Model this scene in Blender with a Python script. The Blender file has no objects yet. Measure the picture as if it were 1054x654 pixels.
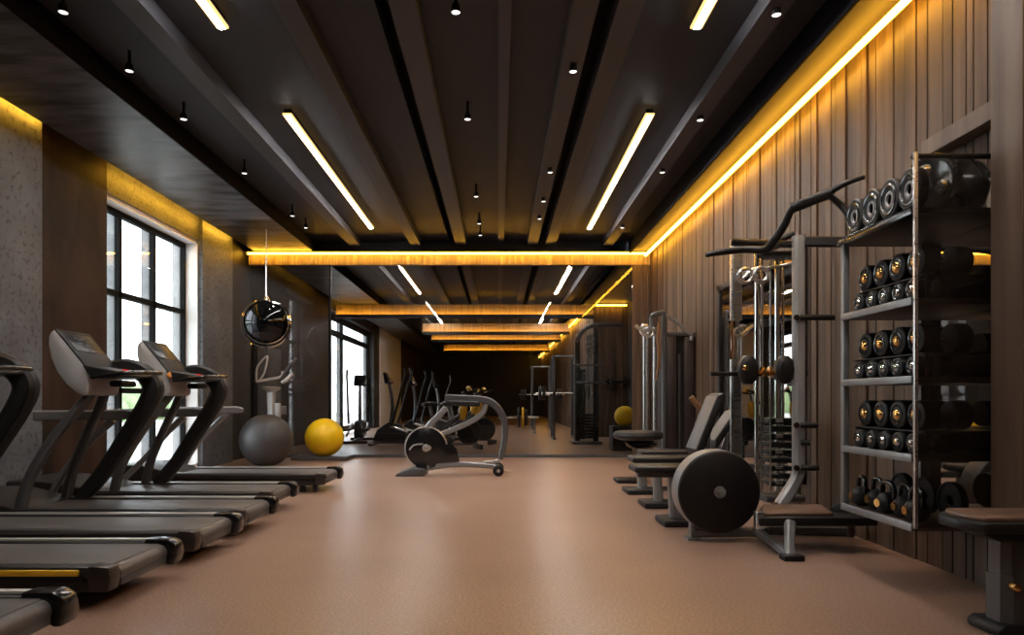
import bpy, bmesh, math, random
from mathutils import Vector, Matrix, Euler
random.seed(7)
SC = bpy.context.scene
COL = SC.collection
PI = math.pi
F, VX, VY, CAMH = 700.0, 513.0, 411.0, 1.0

def P(px, py, Y):
    """point of the hall seen at (px, py) at distance Y from the viewpoint"""
    return Vector(((px - VX) / F * Y, Y, CAMH - (py - VY) / F * Y))

# ------------------------------------------------------------------ mesh builder
class MB:
    def __init__(self):
        self.v, self.f, self.t = [], [], []
        self.tint = 1.0
        self.tinted = False

    def add(self, verts, faces):
        o = len(self.v)
        self.v.extend([Vector(p) for p in verts])
        for f in faces:
            self.f.append([o + i for i in f])
            self.t.append(self.tint)
        return self

    def bm(self, b, M=None):
        b.verts.ensure_lookup_table()
        for i, v in enumerate(b.verts):
            v.index = i
        vs = [(M @ v.co if M else v.co.copy()) for v in b.verts]
        self.add(vs, [[v.index for v in f.verts] for f in b.faces])
        b.free()
        return self

    def box(self, c, s, bev=0.0, rot=None, seg=2):
        b = bmesh.new()
        bmesh.ops.create_cube(b, size=1.0)
        for v in b.verts:
            v.co = Vector((v.co.x * s[0], v.co.y * s[1], v.co.z * s[2]))
        if bev > 0:
            bmesh.ops.bevel(b, geom=b.edges[:], offset=min(bev, 0.49 * min(s)), segments=seg, affect='EDGES', profile=0.5)
        M = Matrix.Translation(Vector(c))
        if rot is not None:
            M = M @ Euler(rot).to_matrix().to_4x4()
        return self.bm(b, M)

    def lo(self, a, b, bev=0.0):
        a, b = Vector(a), Vector(b)
        return self.box((a + b) / 2, [abs(x) for x in (b - a)], bev)

    def prism(self, pts, axis, a, b, bev=0.0):
        """polygon (p, q) extruded along axis from a to b; axis 'y': (x, z), 'x': (y, z), 'z': (x, y)"""
        def mk(p, q, w):
            return {'y': (p, w, q), 'x': (w, p, q), 'z': (p, q, w)}[axis]
        bm = bmesh.new()
        va = [bm.verts.new(mk(p, q, a)) for p, q in pts]
        vb = [bm.verts.new(mk(p, q, b)) for p, q in pts]
        n = len(pts)
        bm.faces.new(va)
        bm.faces.new(vb[::-1])
        for i in range(n):
            bm.faces.new((va[i], vb[i], vb[(i + 1) % n], va[(i + 1) % n]))
        bmesh.ops.recalc_face_normals(bm, faces=bm.faces[:])
        if bev > 0:
            ed = [e for e in bm.edges if e.calc_face_angle(0) > 0.5]
            bmesh.ops.bevel(bm, geom=ed, offset=bev, segments=2, affect='EDGES', profile=0.5)
        return self.bm(bm)

    def cyl(self, p0, p1, r0, r1=None, n=20, bev=0.0):
        p0, p1 = Vector(p0), Vector(p1)
        r1 = r0 if r1 is None else r1
        d = p1 - p0
        L = d.length
        if bev > 0:
            return self.lathe([(0, 0), (r0 - bev, 0), (r0 - bev * .3, bev * .3), (r0, bev), (r1, L - bev), (r1 - bev * .3, L - bev * .3), (r1 - bev, L), (0, L)], p0, d, n)
        return self.lathe([(0, 0), (r0, 0), (r1, L), (0, L)], p0, d, n)

    def lathe(self, prof, origin, axis=(0, 0, 1), n=24):
        q = Vector(axis).to_track_quat('Z', 'Y').to_matrix()
        o = Vector(origin)
        vs, fs, rows = [], [], []
        for r, z in prof:
            if r <= 1e-6:
                rows.append([len(vs)])
                vs.append(o + q @ Vector((0, 0, z)))
            else:
                row = []
                for k in range(n):
                    a = 2 * PI * k / n
                    row.append(len(vs))
                    vs.append(o + q @ Vector((r * math.cos(a), r * math.sin(a), z)))
                rows.append(row)
        for A, B in zip(rows, rows[1:]):
            for k in range(n):
                k2 = (k + 1) % n
                if len(A) == 1 and len(B) == 1:
                    continue
                if len(A) == 1:
                    fs.append([A[0], B[k2], B[k]])
                elif len(B) == 1:
                    fs.append([A[k], A[k2], B[0]])
                else:
                    fs.append([A[k], A[k2], B[k2], B[k]])
        return self.add(vs, fs)

    def ring(self, c, axis, R, r, n=28, m=8, arc=None, a0=0.0):
        q = Vector(axis).to_track_quat('Z', 'Y').to_matrix()
        c = Vector(c)
        pts = []
        full = arc is None
        k = n if full else n + 1
        for i in range(k):
            a = a0 + (2 * PI if full else arc) * i / n
            pts.append(c + q @ Vector((R * math.cos(a), R * math.sin(a), 0)))
        return self.tube(pts, r, m, smooth=0, closed=full)

    def sphere(self, c, r, n=24, m=14, M=None):
        s = (r, r, r) if not hasattr(r, '__len__') else r
        b = bmesh.new()
        bmesh.ops.create_uvsphere(b, u_segments=n, v_segments=m, radius=1.0)
        T = Matrix.Translation(Vector(c)) @ (M or Matrix.Identity(4)) @ Matrix.Diagonal((s[0], s[1], s[2], 1))
        return self.bm(b, T)

    def tube(self, pts, r, n=10, smooth=6, closed=False, side=None, sec=None):
        """sweep along pts; r a number or a list; sec = (w, h) gives a rounded bar whose w lies along `side`"""
        pts = [Vector(p) for p in pts]
        rr = list(r) if hasattr(r, '__len__') else [r] * len(pts)
        if smooth and len(pts) > 2 and not closed:
            q, qr = [], []
            for i in range(len(pts) - 1):
                p0 = pts[max(i - 1, 0)]; p1 = pts[i]; p2 = pts[i + 1]; p3 = pts[min(i + 2, len(pts) - 1)]
                for k in range(smooth):
                    t = k / smooth
                    q.append(0.5 * ((2 * p1) + (p2 - p0) * t + (2 * p0 - 5 * p1 + 4 * p2 - p3) * t * t + (3 * p1 - p0 - 3 * p2 + p3) * t ** 3))
                    qr.append(rr[i] * (1 - t) + rr[i + 1] * t)
            q.append(pts[-1]); qr.append(rr[-1])
            pts, rr = q, qr
        N = len(pts)
        tg = []
        for i in range(N):
            a = pts[(i - 1) % N] if (closed or i > 0) else pts[i]
            b = pts[(i + 1) % N] if (closed or i < N - 1) else pts[i]
            tg.append((b - a).normalized())
        if side is None:
            s = tg[0].orthogonal().normalized()
        else:
            s = Vector(side)
        prof = []
        if sec:
            w, h = sec
            e = min(w, h) * 0.22
            for sx, sy in ((1, 1), (-1, 1), (-1, -1), (1, -1)):
                x, y = sx * w / 2, sy * h / 2
                if sx * sy > 0:
                    prof += [(x, y - sy * e), (x - sx * e, y)]
                else:
                    prof += [(x - sx * e, y), (x, y - sy * e)]
        else:
            prof = [(math.cos(2 * PI * k / n), math.sin(2 * PI * k / n)) for k in range(n)]
        m = len(prof)
        vs, fs = [], []
        for i in range(N):
            s = (s - tg[i] * s.dot(tg[i]))
            if s.length < 1e-5:
                s = tg[i].orthogonal()
            s.normalize()
            u = tg[i].cross(s)
            k = rr[i] if not sec else (rr[i] if rr[i] else 1.0)
            for a, b in prof:
                vs.append(pts[i] + s * (a * k) + u * (b * k))
        for i in range(N - 1 if not closed else N):
            for k in range(m):
                a, b = i * m, ((i + 1) % N) * m
                fs.append([a + k, a + (k + 1) % m, b + (k + 1) % m, b + k])
        if not closed:
            fs.append(list(range(m))[::-1])
            fs.append([(N - 1) * m + k for k in range(m)])
        return self.add(vs, fs)

    def bar(self, p0, p1, w, h, side=(0, 1, 0)):
        return self.tube([p0, p1], 1.0, side=side, sec=(w, h), smooth=0)

    def build(self, name, mat, parent=None, smooth=True, label=None):
        off = Vector((0, 0, 0))
        p = parent
        while p is not None:
            off += p.location
            p = p.parent
        me = bpy.data.meshes.new(name)
        me.from_pydata([v - off for v in self.v], [], self.f)
        me.update()
        b = bmesh.new(); b.from_mesh(me)
        bmesh.ops.recalc_face_normals(b, faces=b.faces[:])
        b.to_mesh(me); b.free()
        if self.tinted:
            at = me.color_attributes.new('tint', 'FLOAT_COLOR', 'CORNER')
            for poly, t in zip(me.polygons, self.t):
                for li in poly.loop_indices:
                    at.data[li].color = (t, t, t, 1)
        if smooth:
            me.polygons.foreach_set('use_smooth', [True] * len(me.polygons))
            me.set_sharp_from_angle(angle=math.radians(38))
        o = bpy.data.objects.new(name, me)
        COL.objects.link(o)
        me.materials.append(mat)
        if parent is not None:
            o.parent = parent
        if label:
            o['label'] = label
        return o

def thing(name, label, cat, loc=(0, 0, 0), group=None):
    o = bpy.data.objects.new(name, None)
    o.empty_display_size = 0.1
    COL.objects.link(o)
    o.location = loc
    o['label'] = label; o['category'] = cat
    if group: o['group'] = group
    return o

def tag(o, label, cat, group=None):
    o['label'] = label; o['category'] = cat
    if group: o['group'] = group
    return o

def struct(name, mb, mat, smooth=False, label=None):
    o = mb.build(name, mat, None, smooth)
    o['kind'] = 'structure'
    if label: o['label'] = label
    return o

def dup(root, loc, label, rz=None, group=None):
    r = root.copy(); COL.objects.link(r); r.location = loc
    if rz is not None: r.rotation_euler = (0, 0, rz)
    r['label'] = label
    if group: r['group'] = group
    for ch in list(root.children):
        c = ch.copy(); COL.objects.link(c); c.parent = r
        for g in list(ch.children):
            d = g.copy(); COL.objects.link(d); d.parent = c
    return r

# ------------------------------------------------------------------ materials
def nodes(name):
    m = bpy.data.materials.new(name); m.use_nodes = True
    nt = m.node_tree; nt.nodes.clear()
    out = nt.nodes.new('ShaderNodeOutputMaterial')
    return m, nt, out

def mat(name, col, rough=0.5, metal=0.0, var=0.15, scale=(6, 6, 6), detail=4, bump=0.0, rvar=0.1, spec=0.5, tint=False, ramp=None, coat=0.0):
    m, nt, out = nodes(name)
    N = nt.nodes; L = nt.links
    b = N.new('ShaderNodeBsdfPrincipled')
    tc = N.new('ShaderNodeTexCoord'); mp = N.new('ShaderNodeMapping'); nz = N.new('ShaderNodeTexNoise')
    mp.inputs['Scale'].default_value = scale
    nz.inputs['Scale'].default_value = 1.0; nz.inputs['Detail'].default_value = detail
    L.new(tc.outputs['Object'], mp.inputs['Vector']); L.new(mp.outputs['Vector'], nz.inputs['Vector'])
    cr = N.new('ShaderNodeValToRGB')
    e = cr.color_ramp.elements
    if ramp:
        e[0].position, e[0].color = ramp[0][0], (*ramp[0][1], 1)
        e[1].position, e[1].color = ramp[-1][0], (*ramp[-1][1], 1)
        for pos, c in ramp[1:-1]:
            x = e.new(pos); x.color = (*c, 1)
    else:
        e[0].position, e[1].position = 0.3, 0.7
        e[0].color = (*[c * (1 - var) for c in col], 1)
        e[1].color = (*[min(1, c * (1 + var)) for c in col], 1)
    L.new(nz.outputs['Fac'], cr.inputs['Fac'])
    src = cr.outputs['Color']
    if tint:
        at = N.new('ShaderNodeAttribute'); at.attribute_name = 'tint'
        mx = N.new('ShaderNodeMix'); mx.data_type = 'RGBA'; mx.blend_type = 'MULTIPLY'
        mx.inputs[0].default_value = 1.0
        L.new(src, mx.inputs[6]); L.new(at.outputs['Color'], mx.inputs[7])
        src = mx.outputs[2]
    L.new(src, b.inputs['Base Color'])
    mr = N.new('ShaderNodeMapRange')
    mr.inputs['To Min'].default_value = max(0.02, rough - rvar * rough); mr.inputs['To Max'].default_value = min(1, rough + rvar * rough)
    L.new(nz.outputs['Fac'], mr.inputs['Value']); L.new(mr.outputs['Result'], b.inputs['Roughness'])
    b.inputs['Metallic'].default_value = metal
    b.inputs['Specular IOR Level'].default_value = spec
    b.inputs['Coat Weight'].default_value = coat
    b.inputs['Coat Roughness'].default_value = 0.15
    if bump > 0:
        bp = N.new('ShaderNodeBump'); bp.inputs['Strength'].default_value = bump; bp.inputs['Distance'].default_value = 0.01
        L.new(nz.outputs['Fac'], bp.inputs['Height']); L.new(bp.outputs['Normal'], b.inputs['Normal'])
    L.new(b.outputs['BSDF'], out.inputs['Surface'])
    return m

def emit(name, col, strength):
    m, nt, out = nodes(name)
    e = nt.nodes.new('ShaderNodeEmission')
    e.inputs['Color'].default_value = (*col, 1); e.inputs['Strength'].default_value = strength
    nt.links.new(e.outputs['Emission'], out.inputs['Surface'])
    return m

def thin_glass(name, refl=1.0, tint=(1, 1, 1), rough=0.0):
    m, nt, out = nodes(name)
    N = nt.nodes; L = nt.links
    tr = N.new('ShaderNodeBsdfTransparent'); gl = N.new('ShaderNodeBsdfGlossy'); mx = N.new('ShaderNodeMixShader')
    fr = N.new('ShaderNodeFresnel'); fr.inputs['IOR'].default_value = 1.45
    mt = N.new('ShaderNodeMath'); mt.operation = 'MULTIPLY'; mt.inputs[1].default_value = refl
    tr.inputs['Color'].default_value = (*tint, 1)
    gl.inputs['Roughness'].default_value = rough
    L.new(fr.outputs['Fac'], mt.inputs[0]); L.new(mt.outputs[0], mx.inputs['Fac'])
    L.new(tr.outputs[0], mx.inputs[1]); L.new(gl.outputs[0], mx.inputs[2])
    L.new(mx.outputs[0], out.inputs['Surface'])
    return m

M = {}
M['ceiling'] = mat('ceiling_paint', (.018, .0195, .026), .6, var=.12, scale=(3, 3, 3))
M['beam'] = mat('beam_paint', (.060, .061, .073), .55, var=.1, scale=(3, 3, 3))
M['black_slot'] = mat('black_slot_paint', (.004, .004, .005), .8)
M['recess'] = mat('recess_paint', (.005, .0055, .009), .8, spec=.1)
M['cove_board'] = mat('cove_board', (.05, .040, .034), .7, var=.1)
M['bright_trim'] = mat('reveal_plaster', (.86, .86, .86), .6, var=.05)
M['black_metal'] = mat('black_powder_coat', (.010, .010, .011), .40, spec=.3, var=.2, scale=(20, 20, 20))
M['black_rubber'] = mat('black_rubber', (.011, .011, .012), .5, spec=.3, var=.2, scale=(30, 30, 30), bump=.05)
M['black_gloss'] = mat('black_gloss_plastic', (.008, .008, .009), .2, var=.2, coat=.4)
M['dark_plastic'] = mat('charcoal_plastic', (.022, .021, .022), .42, spec=.3, var=.15, scale=(15, 15, 15))
M['deck'] = mat('deck_plastic', (.030, .029, .030), .40, spec=.3, var=.15, scale=(15, 15, 15))
M['cap'] = mat('brownish_black_cap', (.030, .022, .020), .35, var=.1)
M['belt'] = mat('running_belt', (.085, .077, .075), .42, var=.12, scale=(60, 60, 60), bump=.05)
M['silver'] = mat('brushed_silver', (.62, .61, .60), .28, metal=1.0, var=.06, scale=(4, 80, 80))
M['grey_metal'] = mat('grey_frame_paint', (.23, .23, .235), .34, metal=.25, var=.06, scale=(20, 20, 20))
M['grey_dark'] = mat('graphite_frame_paint', (.085, .085, .09), .34, metal=.25, var=.08, scale=(20, 20, 20))
M['pale_grey'] = mat('pale_grey_shell', (.50, .49, .49), .4, metal=.0, var=.06)
M['trim_silver'] = mat('satin_trim', (.62, .61, .60), .3, metal=.3, var=.04)
M['rail_grey'] = mat('pale_rail', (.20, .20, .205), .42, var=.05)
M['pale_metal'] = mat('pale_frame_paint', (.40, .40, .40), .32, metal=.3, var=.05)
M['bright_metal'] = mat('bright_satin_metal', (.62, .62, .61), .25, metal=.45, var=.05)
M['chrome'] = mat('chrome', (.78, .77, .75), .09, metal=1.0, var=.03)
M['gold'] = mat('brass_cap', (.75, .42, .14), .25, metal=1.0, var=.1)
M['yellow'] = mat('yellow_vinyl', (.95, .60, .008), .4, var=.06, scale=(8, 8, 8))
M['yellow_paint'] = mat('yellow_paint', (.80, .46, .03), .4, var=.08)
M['grey_ball'] = mat('grey_vinyl', (.042, .040, .042), .5, var=.08, scale=(8, 8, 8))
M['brown_pad'] = mat('brown_leather', (.135, .075, .05), .45, var=.15, scale=(25, 25, 25), bump=.08)
M['black_pad'] = mat('black_leather', (.012, .0115, .012), .42, spec=.35, var=.15, scale=(40, 40, 40), bump=.08)
M['screen'] = mat('screen_glass', (.006, .006, .008), .3, var=.1, spec=.2)
M['bezel'] = mat('matte_bezel', (.007, .007, .008), .5, var=.1, spec=.2)
M['red'] = emit('red_indicator', (1, .06, .05), .6)
M['screen_text'] = emit('screen_readout', (.55, .6, .65), .25)
M['orange'] = mat('orange_knob', (.8, .33, .06), .35, var=.05)
M['led_white'] = emit('warm_white_led', (1.0, .96, .91), 68)
M['led_amber'] = emit('amber_led', (1.0, .48, .035), 30)
M['led_halo'] = emit('amber_halo_glow', (1.0, .62, .22), 1.5)  # glow put in for the soft amber halo around the ceiling bars
M['down_emit'] = emit('downlight_disc', (1.0, .92, .84), 2.5)
M['mirror'] = mat('mirror_glass', (.62, .60, .58), .02, metal=1.0, var=.01, rvar=.05)
M['glass'] = thin_glass('clear_glass', 1.0, (.90, .89, .88))
M['rack_glass'] = thin_glass('rack_side_glass', 1.1, (.86, .85, .84))
M['win_glass'] = thin_glass('window_glass', .6, (.97, .98, .98))
M['hedge'] = mat('pale_hedge', (.20, .27, .13), .9, var=.4, scale=(1.2, 1.2, 1.2), detail=6)
M['outside'] = mat('pale_paving', (.45, .45, .42), .9)
M['rope'] = mat('tan_rope', (.22, .105, .045), .7, var=.2, scale=(60, 60, 60))
M['wood_wall'] = mat('walnut_planks', (.1, .07, .05), .55, scale=(14, 14, .9), detail=7, bump=.12, tint=True,
                     ramp=[(.28, (.050, .026, .013)), (.5, (.108, .062, .036)), (.72, (.172, .106, .066))])
M['wood_panel'] = mat('walnut_panel', (.1, .07, .05), .5, scale=(9, 9, .8), detail=8, bump=.1,
                      ramp=[(.28, (.075, .045, .030)), (.5, (.125, .080, .056)), (.72, (.175, .118, .085))])
M['brown_panel'] = mat('brown_plaster', (.05, .03, .022), .6, scale=(2.5, 2.5, 1.2), detail=8, bump=.25, spec=.2,
                       ramp=[(.38, (.013, .006, .0035)), (.5, (.034, .0160, .0095)), (.66, (.048, .025, .015))])
M['dark_panel'] = mat('dark_wall_panel', (.014, .012, .012), .55, var=.15, scale=(2, 2, 1))
M['soffit'] = mat('dark_concrete_soffit', (.03, .03, .03), .38, scale=(1.6, 5.5, 2), detail=9, bump=.5, rvar=.25,
                  ramp=[(.40, (.012, .013, .016)), (.48, (.080, .085, .102)), (.62, (.165, .172, .20))])
M['window_frame'] = mat('black_window_frame', (.006, .006, .006), .7, spec=.1)
M['fin'] = mat('grey_window_fin', (.30, .302, .308), .7, spec=.1)
M['mortar'] = mat('dark_wall_backing', (.012, .009, .008), .8)

def concrete_material():
    m, nt, out = nodes('pitted_concrete')
    N = nt.nodes; L = nt.links
    b = N.new('ShaderNodeBsdfPrincipled'); tc = N.new('ShaderNodeTexCoord')
    n1 = N.new('ShaderNodeTexNoise'); n1.inputs['Scale'].default_value = 2.2; n1.inputs['Detail'].default_value = 6
    n2 = N.new('ShaderNodeTexNoise'); n2.inputs['Scale'].default_value = 20; n2.inputs['Detail'].default_value = 7; n2.inputs['Roughness'].default_value = .62
    r1 = N.new('ShaderNodeValToRGB'); r1.color_ramp.elements[0].color = (.070, .076, .088, 1); r1.color_ramp.elements[1].color = (.14, .149, .166, 1)
    r1.color_ramp.elements[0].position = .3; r1.color_ramp.elements[1].position = .7
    r2 = N.new('ShaderNodeValToRGB'); r2.color_ramp.elements[0].position = .39; r2.color_ramp.elements[1].position = .47
    r2.color_ramp.elements[0].color = (.45, .44, .44, 1); r2.color_ramp.elements[1].color = (1, 1, 1, 1)
    mx = N.new('ShaderNodeMix'); mx.data_type = 'RGBA'; mx.blend_type = 'MULTIPLY'; mx.inputs[0].default_value = 1
    for n in (n1, n2): L.new(tc.outputs['Object'], n.inputs['Vector'])
    L.new(n1.outputs['Fac'], r1.inputs['Fac']); L.new(n2.outputs['Fac'], r2.inputs['Fac'])
    L.new(r1.outputs['Color'], mx.inputs[6]); L.new(r2.outputs['Color'], mx.inputs[7])
    L.new(mx.outputs[2], b.inputs['Base Color'])
    bp = N.new('ShaderNodeBump'); bp.inputs['Strength'].default_value = .35; bp.inputs['Distance'].default_value = .01
    L.new(r2.outputs['Color'], bp.inputs['Height']); L.new(bp.outputs['Normal'], b.inputs['Normal'])
    b.inputs['Roughness'].default_value = .5
    L.new(b.outputs['BSDF'], out.inputs['Surface'])
    return m
M['concrete'] = concrete_material()

def floor_material():
    m, nt, out = nodes('speckled_rubber_floor')
    N = nt.nodes; L = nt.links
    b = N.new('ShaderNodeBsdfPrincipled'); tc = N.new('ShaderNodeTexCoord')
    n1 = N.new('ShaderNodeTexNoise'); n1.inputs['Scale'].default_value = .55; n1.inputs['Detail'].default_value = 5
    n2 = N.new('ShaderNodeTexNoise'); n2.inputs['Scale'].default_value = 75; n2.inputs['Detail'].default_value = 2
    r1 = N.new('ShaderNodeValToRGB')
    r1.color_ramp.elements[0].position = .3; r1.color_ramp.elements[1].position = .7
    r1.color_ramp.elements[0].color = (.245, .152, .110, 1); r1.color_ramp.elements[1].color = (.325, .208, .155, 1)
    r2 = N.new('ShaderNodeValToRGB')
    r2.color_ramp.elements[0].position = .30; r2.color_ramp.elements[1].position = .72
    r2.color_ramp.elements[0].color = (.62, .62, .62, 1); r2.color_ramp.elements[1].color = (1.42, 1.4, 1.38, 1)
    mx = N.new('ShaderNodeMix'); mx.data_type = 'RGBA'; mx.blend_type = 'MULTIPLY'; mx.inputs[0].default_value = .9
    for n in (n1, n2): L.new(tc.outputs['Object'], n.inputs['Vector'])
    L.new(n1.outputs['Fac'], r1.inputs['Fac']); L.new(n2.outputs['Fac'], r2.inputs['Fac'])
    L.new(r1.outputs['Color'], mx.inputs[6]); L.new(r2.outputs['Color'], mx.inputs[7])
    L.new(mx.outputs[2], b.inputs['Base Color'])
    mr = N.new('ShaderNodeMapRange'); mr.inputs['To Min'].default_value = .31; mr.inputs['To Max'].default_value = .31
    L.new(n1.outputs['Fac'], mr.inputs['Value']); L.new(mr.outputs['Result'], b.inputs['Roughness'])
    bp = N.new('ShaderNodeBump'); bp.inputs['Strength'].default_value = .05; bp.inputs['Distance'].default_value = .002
    L.new(n2.outputs['Fac'], bp.inputs['Height']); L.new(bp.outputs['Normal'], b.inputs['Normal'])
    L.new(b.outputs['BSDF'], out.inputs['Surface'])
    return m
M['floor'] = floor_material()

# ------------------------------------------------------------------ setting
XR, XL = 2.6, -4.3            # finished faces of the side walls
YB = 11.67                    # glazed partition
YE = 40.0                     # end wall of the hall beyond
ZC = 3.7                      # ceiling
ZS = 3.5                      # dropped soffit / cove height

struct('floor', MB().lo((-5.5, -3.0, -.12), (5.0, YE + .3, 0)), M['floor'])
struct('wall_back', MB().lo((-4.6, YE, 0), (4.2, YE + .2, 4)), M['dark_panel'])
struct('wall_front', MB().lo((-4.6, -3.0, 0), (3.0, -2.8, 4)), M['brown_panel'])

# ceiling panels with two open black slots
c = MB()
for x0, x1 in ((-3.4, -.84), (-.72, .66), (.79, 2.24)):
    c.lo((x0, -2.8, ZC), (x1, YE, ZC + .12))
struct('ceiling', c, M['ceiling'])
struct('trim_1', MB().lo((-.95, -3.0, ZC + .35), (.95, YE + .2, ZC + .4)).lo((-.95, -3.0, ZC + .12), (-.90, YE + .2, ZC + .36)).lo((.9, -3.0, ZC + .12), (.95, YE + .2, ZC + .36)).lo((-.9, -3.0, ZC + .12), (.9, -2.9, ZC + .36)).lo((-.9, YE, ZC + .12), (.9, YE + .2, ZC + .36)), M['black_slot'], label='black void above the ceiling slots')
n = 2
for x0, x1, z0 in ((-2.50, -2.33, 3.58), (-1.47, -1.31, 3.58), (-.72, -.54, 3.60), (0.0, .09, 3.64), (.49, .66, 3.60), (.79, .96, 3.60), (1.76, 1.92, 3.58)):
    struct('trim_%d' % n, MB().lo((x0, -2.8, z0), (x1, YB - .25, ZC + .02)), M['beam'], label='long grey ceiling beam')
    n += 1
    struct('trim_%d' % n, MB().lo((x0, YB + .3, z0), (x1, YE, ZC + .02)), M['beam'], label='long grey ceiling beam beyond the glass')
    n += 1
# soffit over the window side, with an open light slot along the wall
sx = -3.14
s = MB().prism([(sx, ZS), (-4.12, ZS), (-4.12, ZS + .09), (-4.07, ZS + .09), (-4.07, ZS + .05), (sx - .05, ZS + .05), (sx - .05, ZC + .1), (sx, ZC + .1)], 'y', -2.8, YE)
struct('trim_%d' % n, s, M['soffit'], label='dropped dark concrete soffit above the windows'); n += 1
struct('trim_%d' % n, MB().lo((sx, -2.8, ZS), (sx + .02, YE, ZC)), M['recess'], label='black edge of the dropped soffit'); n += 1
struct('trim_%d' % n, MB().lo((-4.6, -2.8, ZC + .1), (sx, YE, ZC + .16)), M['recess'], label='lid above the soffit'); n += 1
# lit board between the ceiling and the timber wall
struct('trim_%d' % n, MB().lo((2.24, -2.8, ZS + .02), (2.75, YB - .05, ZS + .06)), M['cove_board'], label='cove board along the timber wall'); n += 1
struct('trim_%d' % n, MB().lo((2.22, -2.8, ZS - .03), (2.24, YB - .05, ZC + .1)), M['recess'], label='black edge of the cove board, its lip added against light spill'); n += 1  # edge drops below the board as an added lip, shielding beams from amber spill

# timber wall: planks of uneven width
def planks(y0, y1, x, z0, z1, facing='x', wmin=.045, wmax=.16):
    b = MB(); b.tinted = True
    t = y0
    while t < y1 - .02:
        w = min(random.uniform(wmin, wmax), y1 - t)
        d = random.choice((0, 0, .004, .012))
        b.tint = random.uniform(.6, 1.15)
        g = .011
        if facing == 'x':
            b.lo((x + d, t, z0), (x + .05, t + w - g, z1))
        else:
            b.lo((t, x + d, z0), (t + w - g, x + .05, z1))
        t += w
    return b
struct('wall_right', planks(3.34, YB, XR, 0, ZS + .02), M['wood_wall'])
struct('trim_%d' % n, MB().lo((XR + .05, -2.8, 0), (XR + .15, YB, ZC)), M['mortar'], label='dark backing behind the timber planks'); n += 1
struct('trim_%d' % n, MB().lo((2.42, 3.14, 0), (2.66, 3.345, ZS + .02), .004), M['wood_panel'], label='plain timber pier beside the weight rack'); n += 1
struct('trim_%d' % n, MB().lo((2.6, -2.8, 0), (2.66, 3.14, ZS + .02)), M['wood_panel'], label='plain timber wall near the bench'); n += 1
struct('trim_%d' % n, MB().lo((2.50, 3.345, 2.42), (2.60, 4.02, 2.52), .004), M['wood_panel'], label='timber lintel above the weight rack'); n += 1

# window wall, main hall
def wall_x(name, y0, y1, x0, x1, m, z0=0, z1=ZC + .1, label=None):
    return struct(name, MB().lo((x0, y0, z0), (x1, y1, z1)), m, label=label)
W0, W1 = 7.47, 9.75
wall_x('wall_left', -2.8, W0, XL - .3, XL, M['brown_panel'])
def tr(y0, y1, x0, x1, m, z0=0, z1=ZC + .1, label=None):
    global n
    o = wall_x('trim_%d' % n, y0, y1, x0, x1, m, z0, z1, label); n += 1
    return o
tr(3.6, 4.9, XL, XL + .10, M['concrete'], label='concrete pilaster nearest the entrance')
tr(5.45, 6.26, XL, XL + .10, M['concrete'], label='concrete pilaster left of the window')
tr(W1, 10.85, XL - .3, XL + .06, M['concrete'], label='concrete pilaster right of the window')
tr(10.85, 17.3, XL - .3, XL - .02, M['dark_panel'], label='dark wall past the last pilaster')
tr(W0, W1, XL - .3, XL, M['concrete'], 3.27, ZC + .1, label='lintel over the window')
tr(W0, W1, XL - .3, XL - .02, M['bright_trim'], 3.22, 3.27, label='white window head')
tr(W1 - .03, W1, XL - .3, XL - .005, M['bright_trim'], 0.08, 3.22, label='white window jamb')
tr(W0, W1, XL - .3, XL - .02, M['bright_trim'], 0, .08, label='white window sill')
tr(12.0, 13.3, XL - .02, XL + .05, M['concrete'], 0, 1.96, label='low grey wall pier beyond the glass')

def window(name, y0, y1, z0, z1, x, mulls, trans, fw=.05):
    b = MB()
    b.lo((x - .03, y0, z0), (x + .03, y0 + fw, z1)); b.lo((x - .03, y1 - fw, z0), (x + .03, y1, z1))
    b.lo((x - .03, y0, z0), (x + .03, y1, z0 + fw)); b.lo((x - .03, y0, z1 - fw), (x + .03, y1, z1))
    for y in mulls: b.lo((x - .028, y - fw / 2, z0), (x + .028, y + fw / 2, z1))
    for z in trans: b.lo((x - .028, y0, z - fw / 2), (x + .028, y1, z + fw / 2))
    w = struct(name, b, M['window_frame'])
    fb_ = MB()
    for y in list(mulls) + [y0 + .06, y1 - .05]: fb_.lo((x - .14, y - .022, z0), (x - .035, y + .022, z1))
    for z in trans: fb_.lo((x - .10, y0, z - .02), (x - .035, y1, z + .02))
    fb_.build('fin', M['fin'], w, False, label='pale grey outer fins')
    p = MB().lo((x - .004, y0 + .01, z0 + .01), (x + .004, y1 - .01, z1 - .01)).build('pane', M['win_glass'], w, False)
    return w
xw = XL - .2
window('window_1', W0, W1, .08, 3.22, xw, (8.05, 8.85), (2.24, 1.1), .065)
# window of the hall beyond
V0, V1 = 17.5, 23.4
window('window_2', V0, V1, .05, 3.3, xw, (19.5,), (2.8,), .16)
tr(17.3, 17.5, XL - .3, XL, M['dark_panel'])
tr(V0, V1, XL - .3, XL, M['dark_panel'], 3.3)
tr(23.4, 24.4, XL - .3, XL + .02, M['dark_panel'], label='dark pier beside the far window')
tr(24.4, 29.6, XL - .3, XL + .06, M['bright_trim'], label='pale wall panel beyond the far window')
tr(29.6, YE, XL - .3, XL, M['brown_panel'])

# daylight side
o = struct('ground_outside', MB().lo((-40, -10, -.3), (-4.62, 60, -.2)), M['outside'])
hd = MB()
for i in range(60):
    hd.sphere((-22 + random.uniform(-2, 2), i * 1.1 - 4, .3 + random.uniform(-.3, .3)), (random.uniform(1, 1.6), random.uniform(1, 1.6), random.uniform(1.0, 1.9)), 10, 7)
o = hd.build('hedge_outside', M['hedge']); o['kind'] = 'stuff'; o['label'] = 'pale green hedge outside the windows'; o['category'] = 'hedge'

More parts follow.
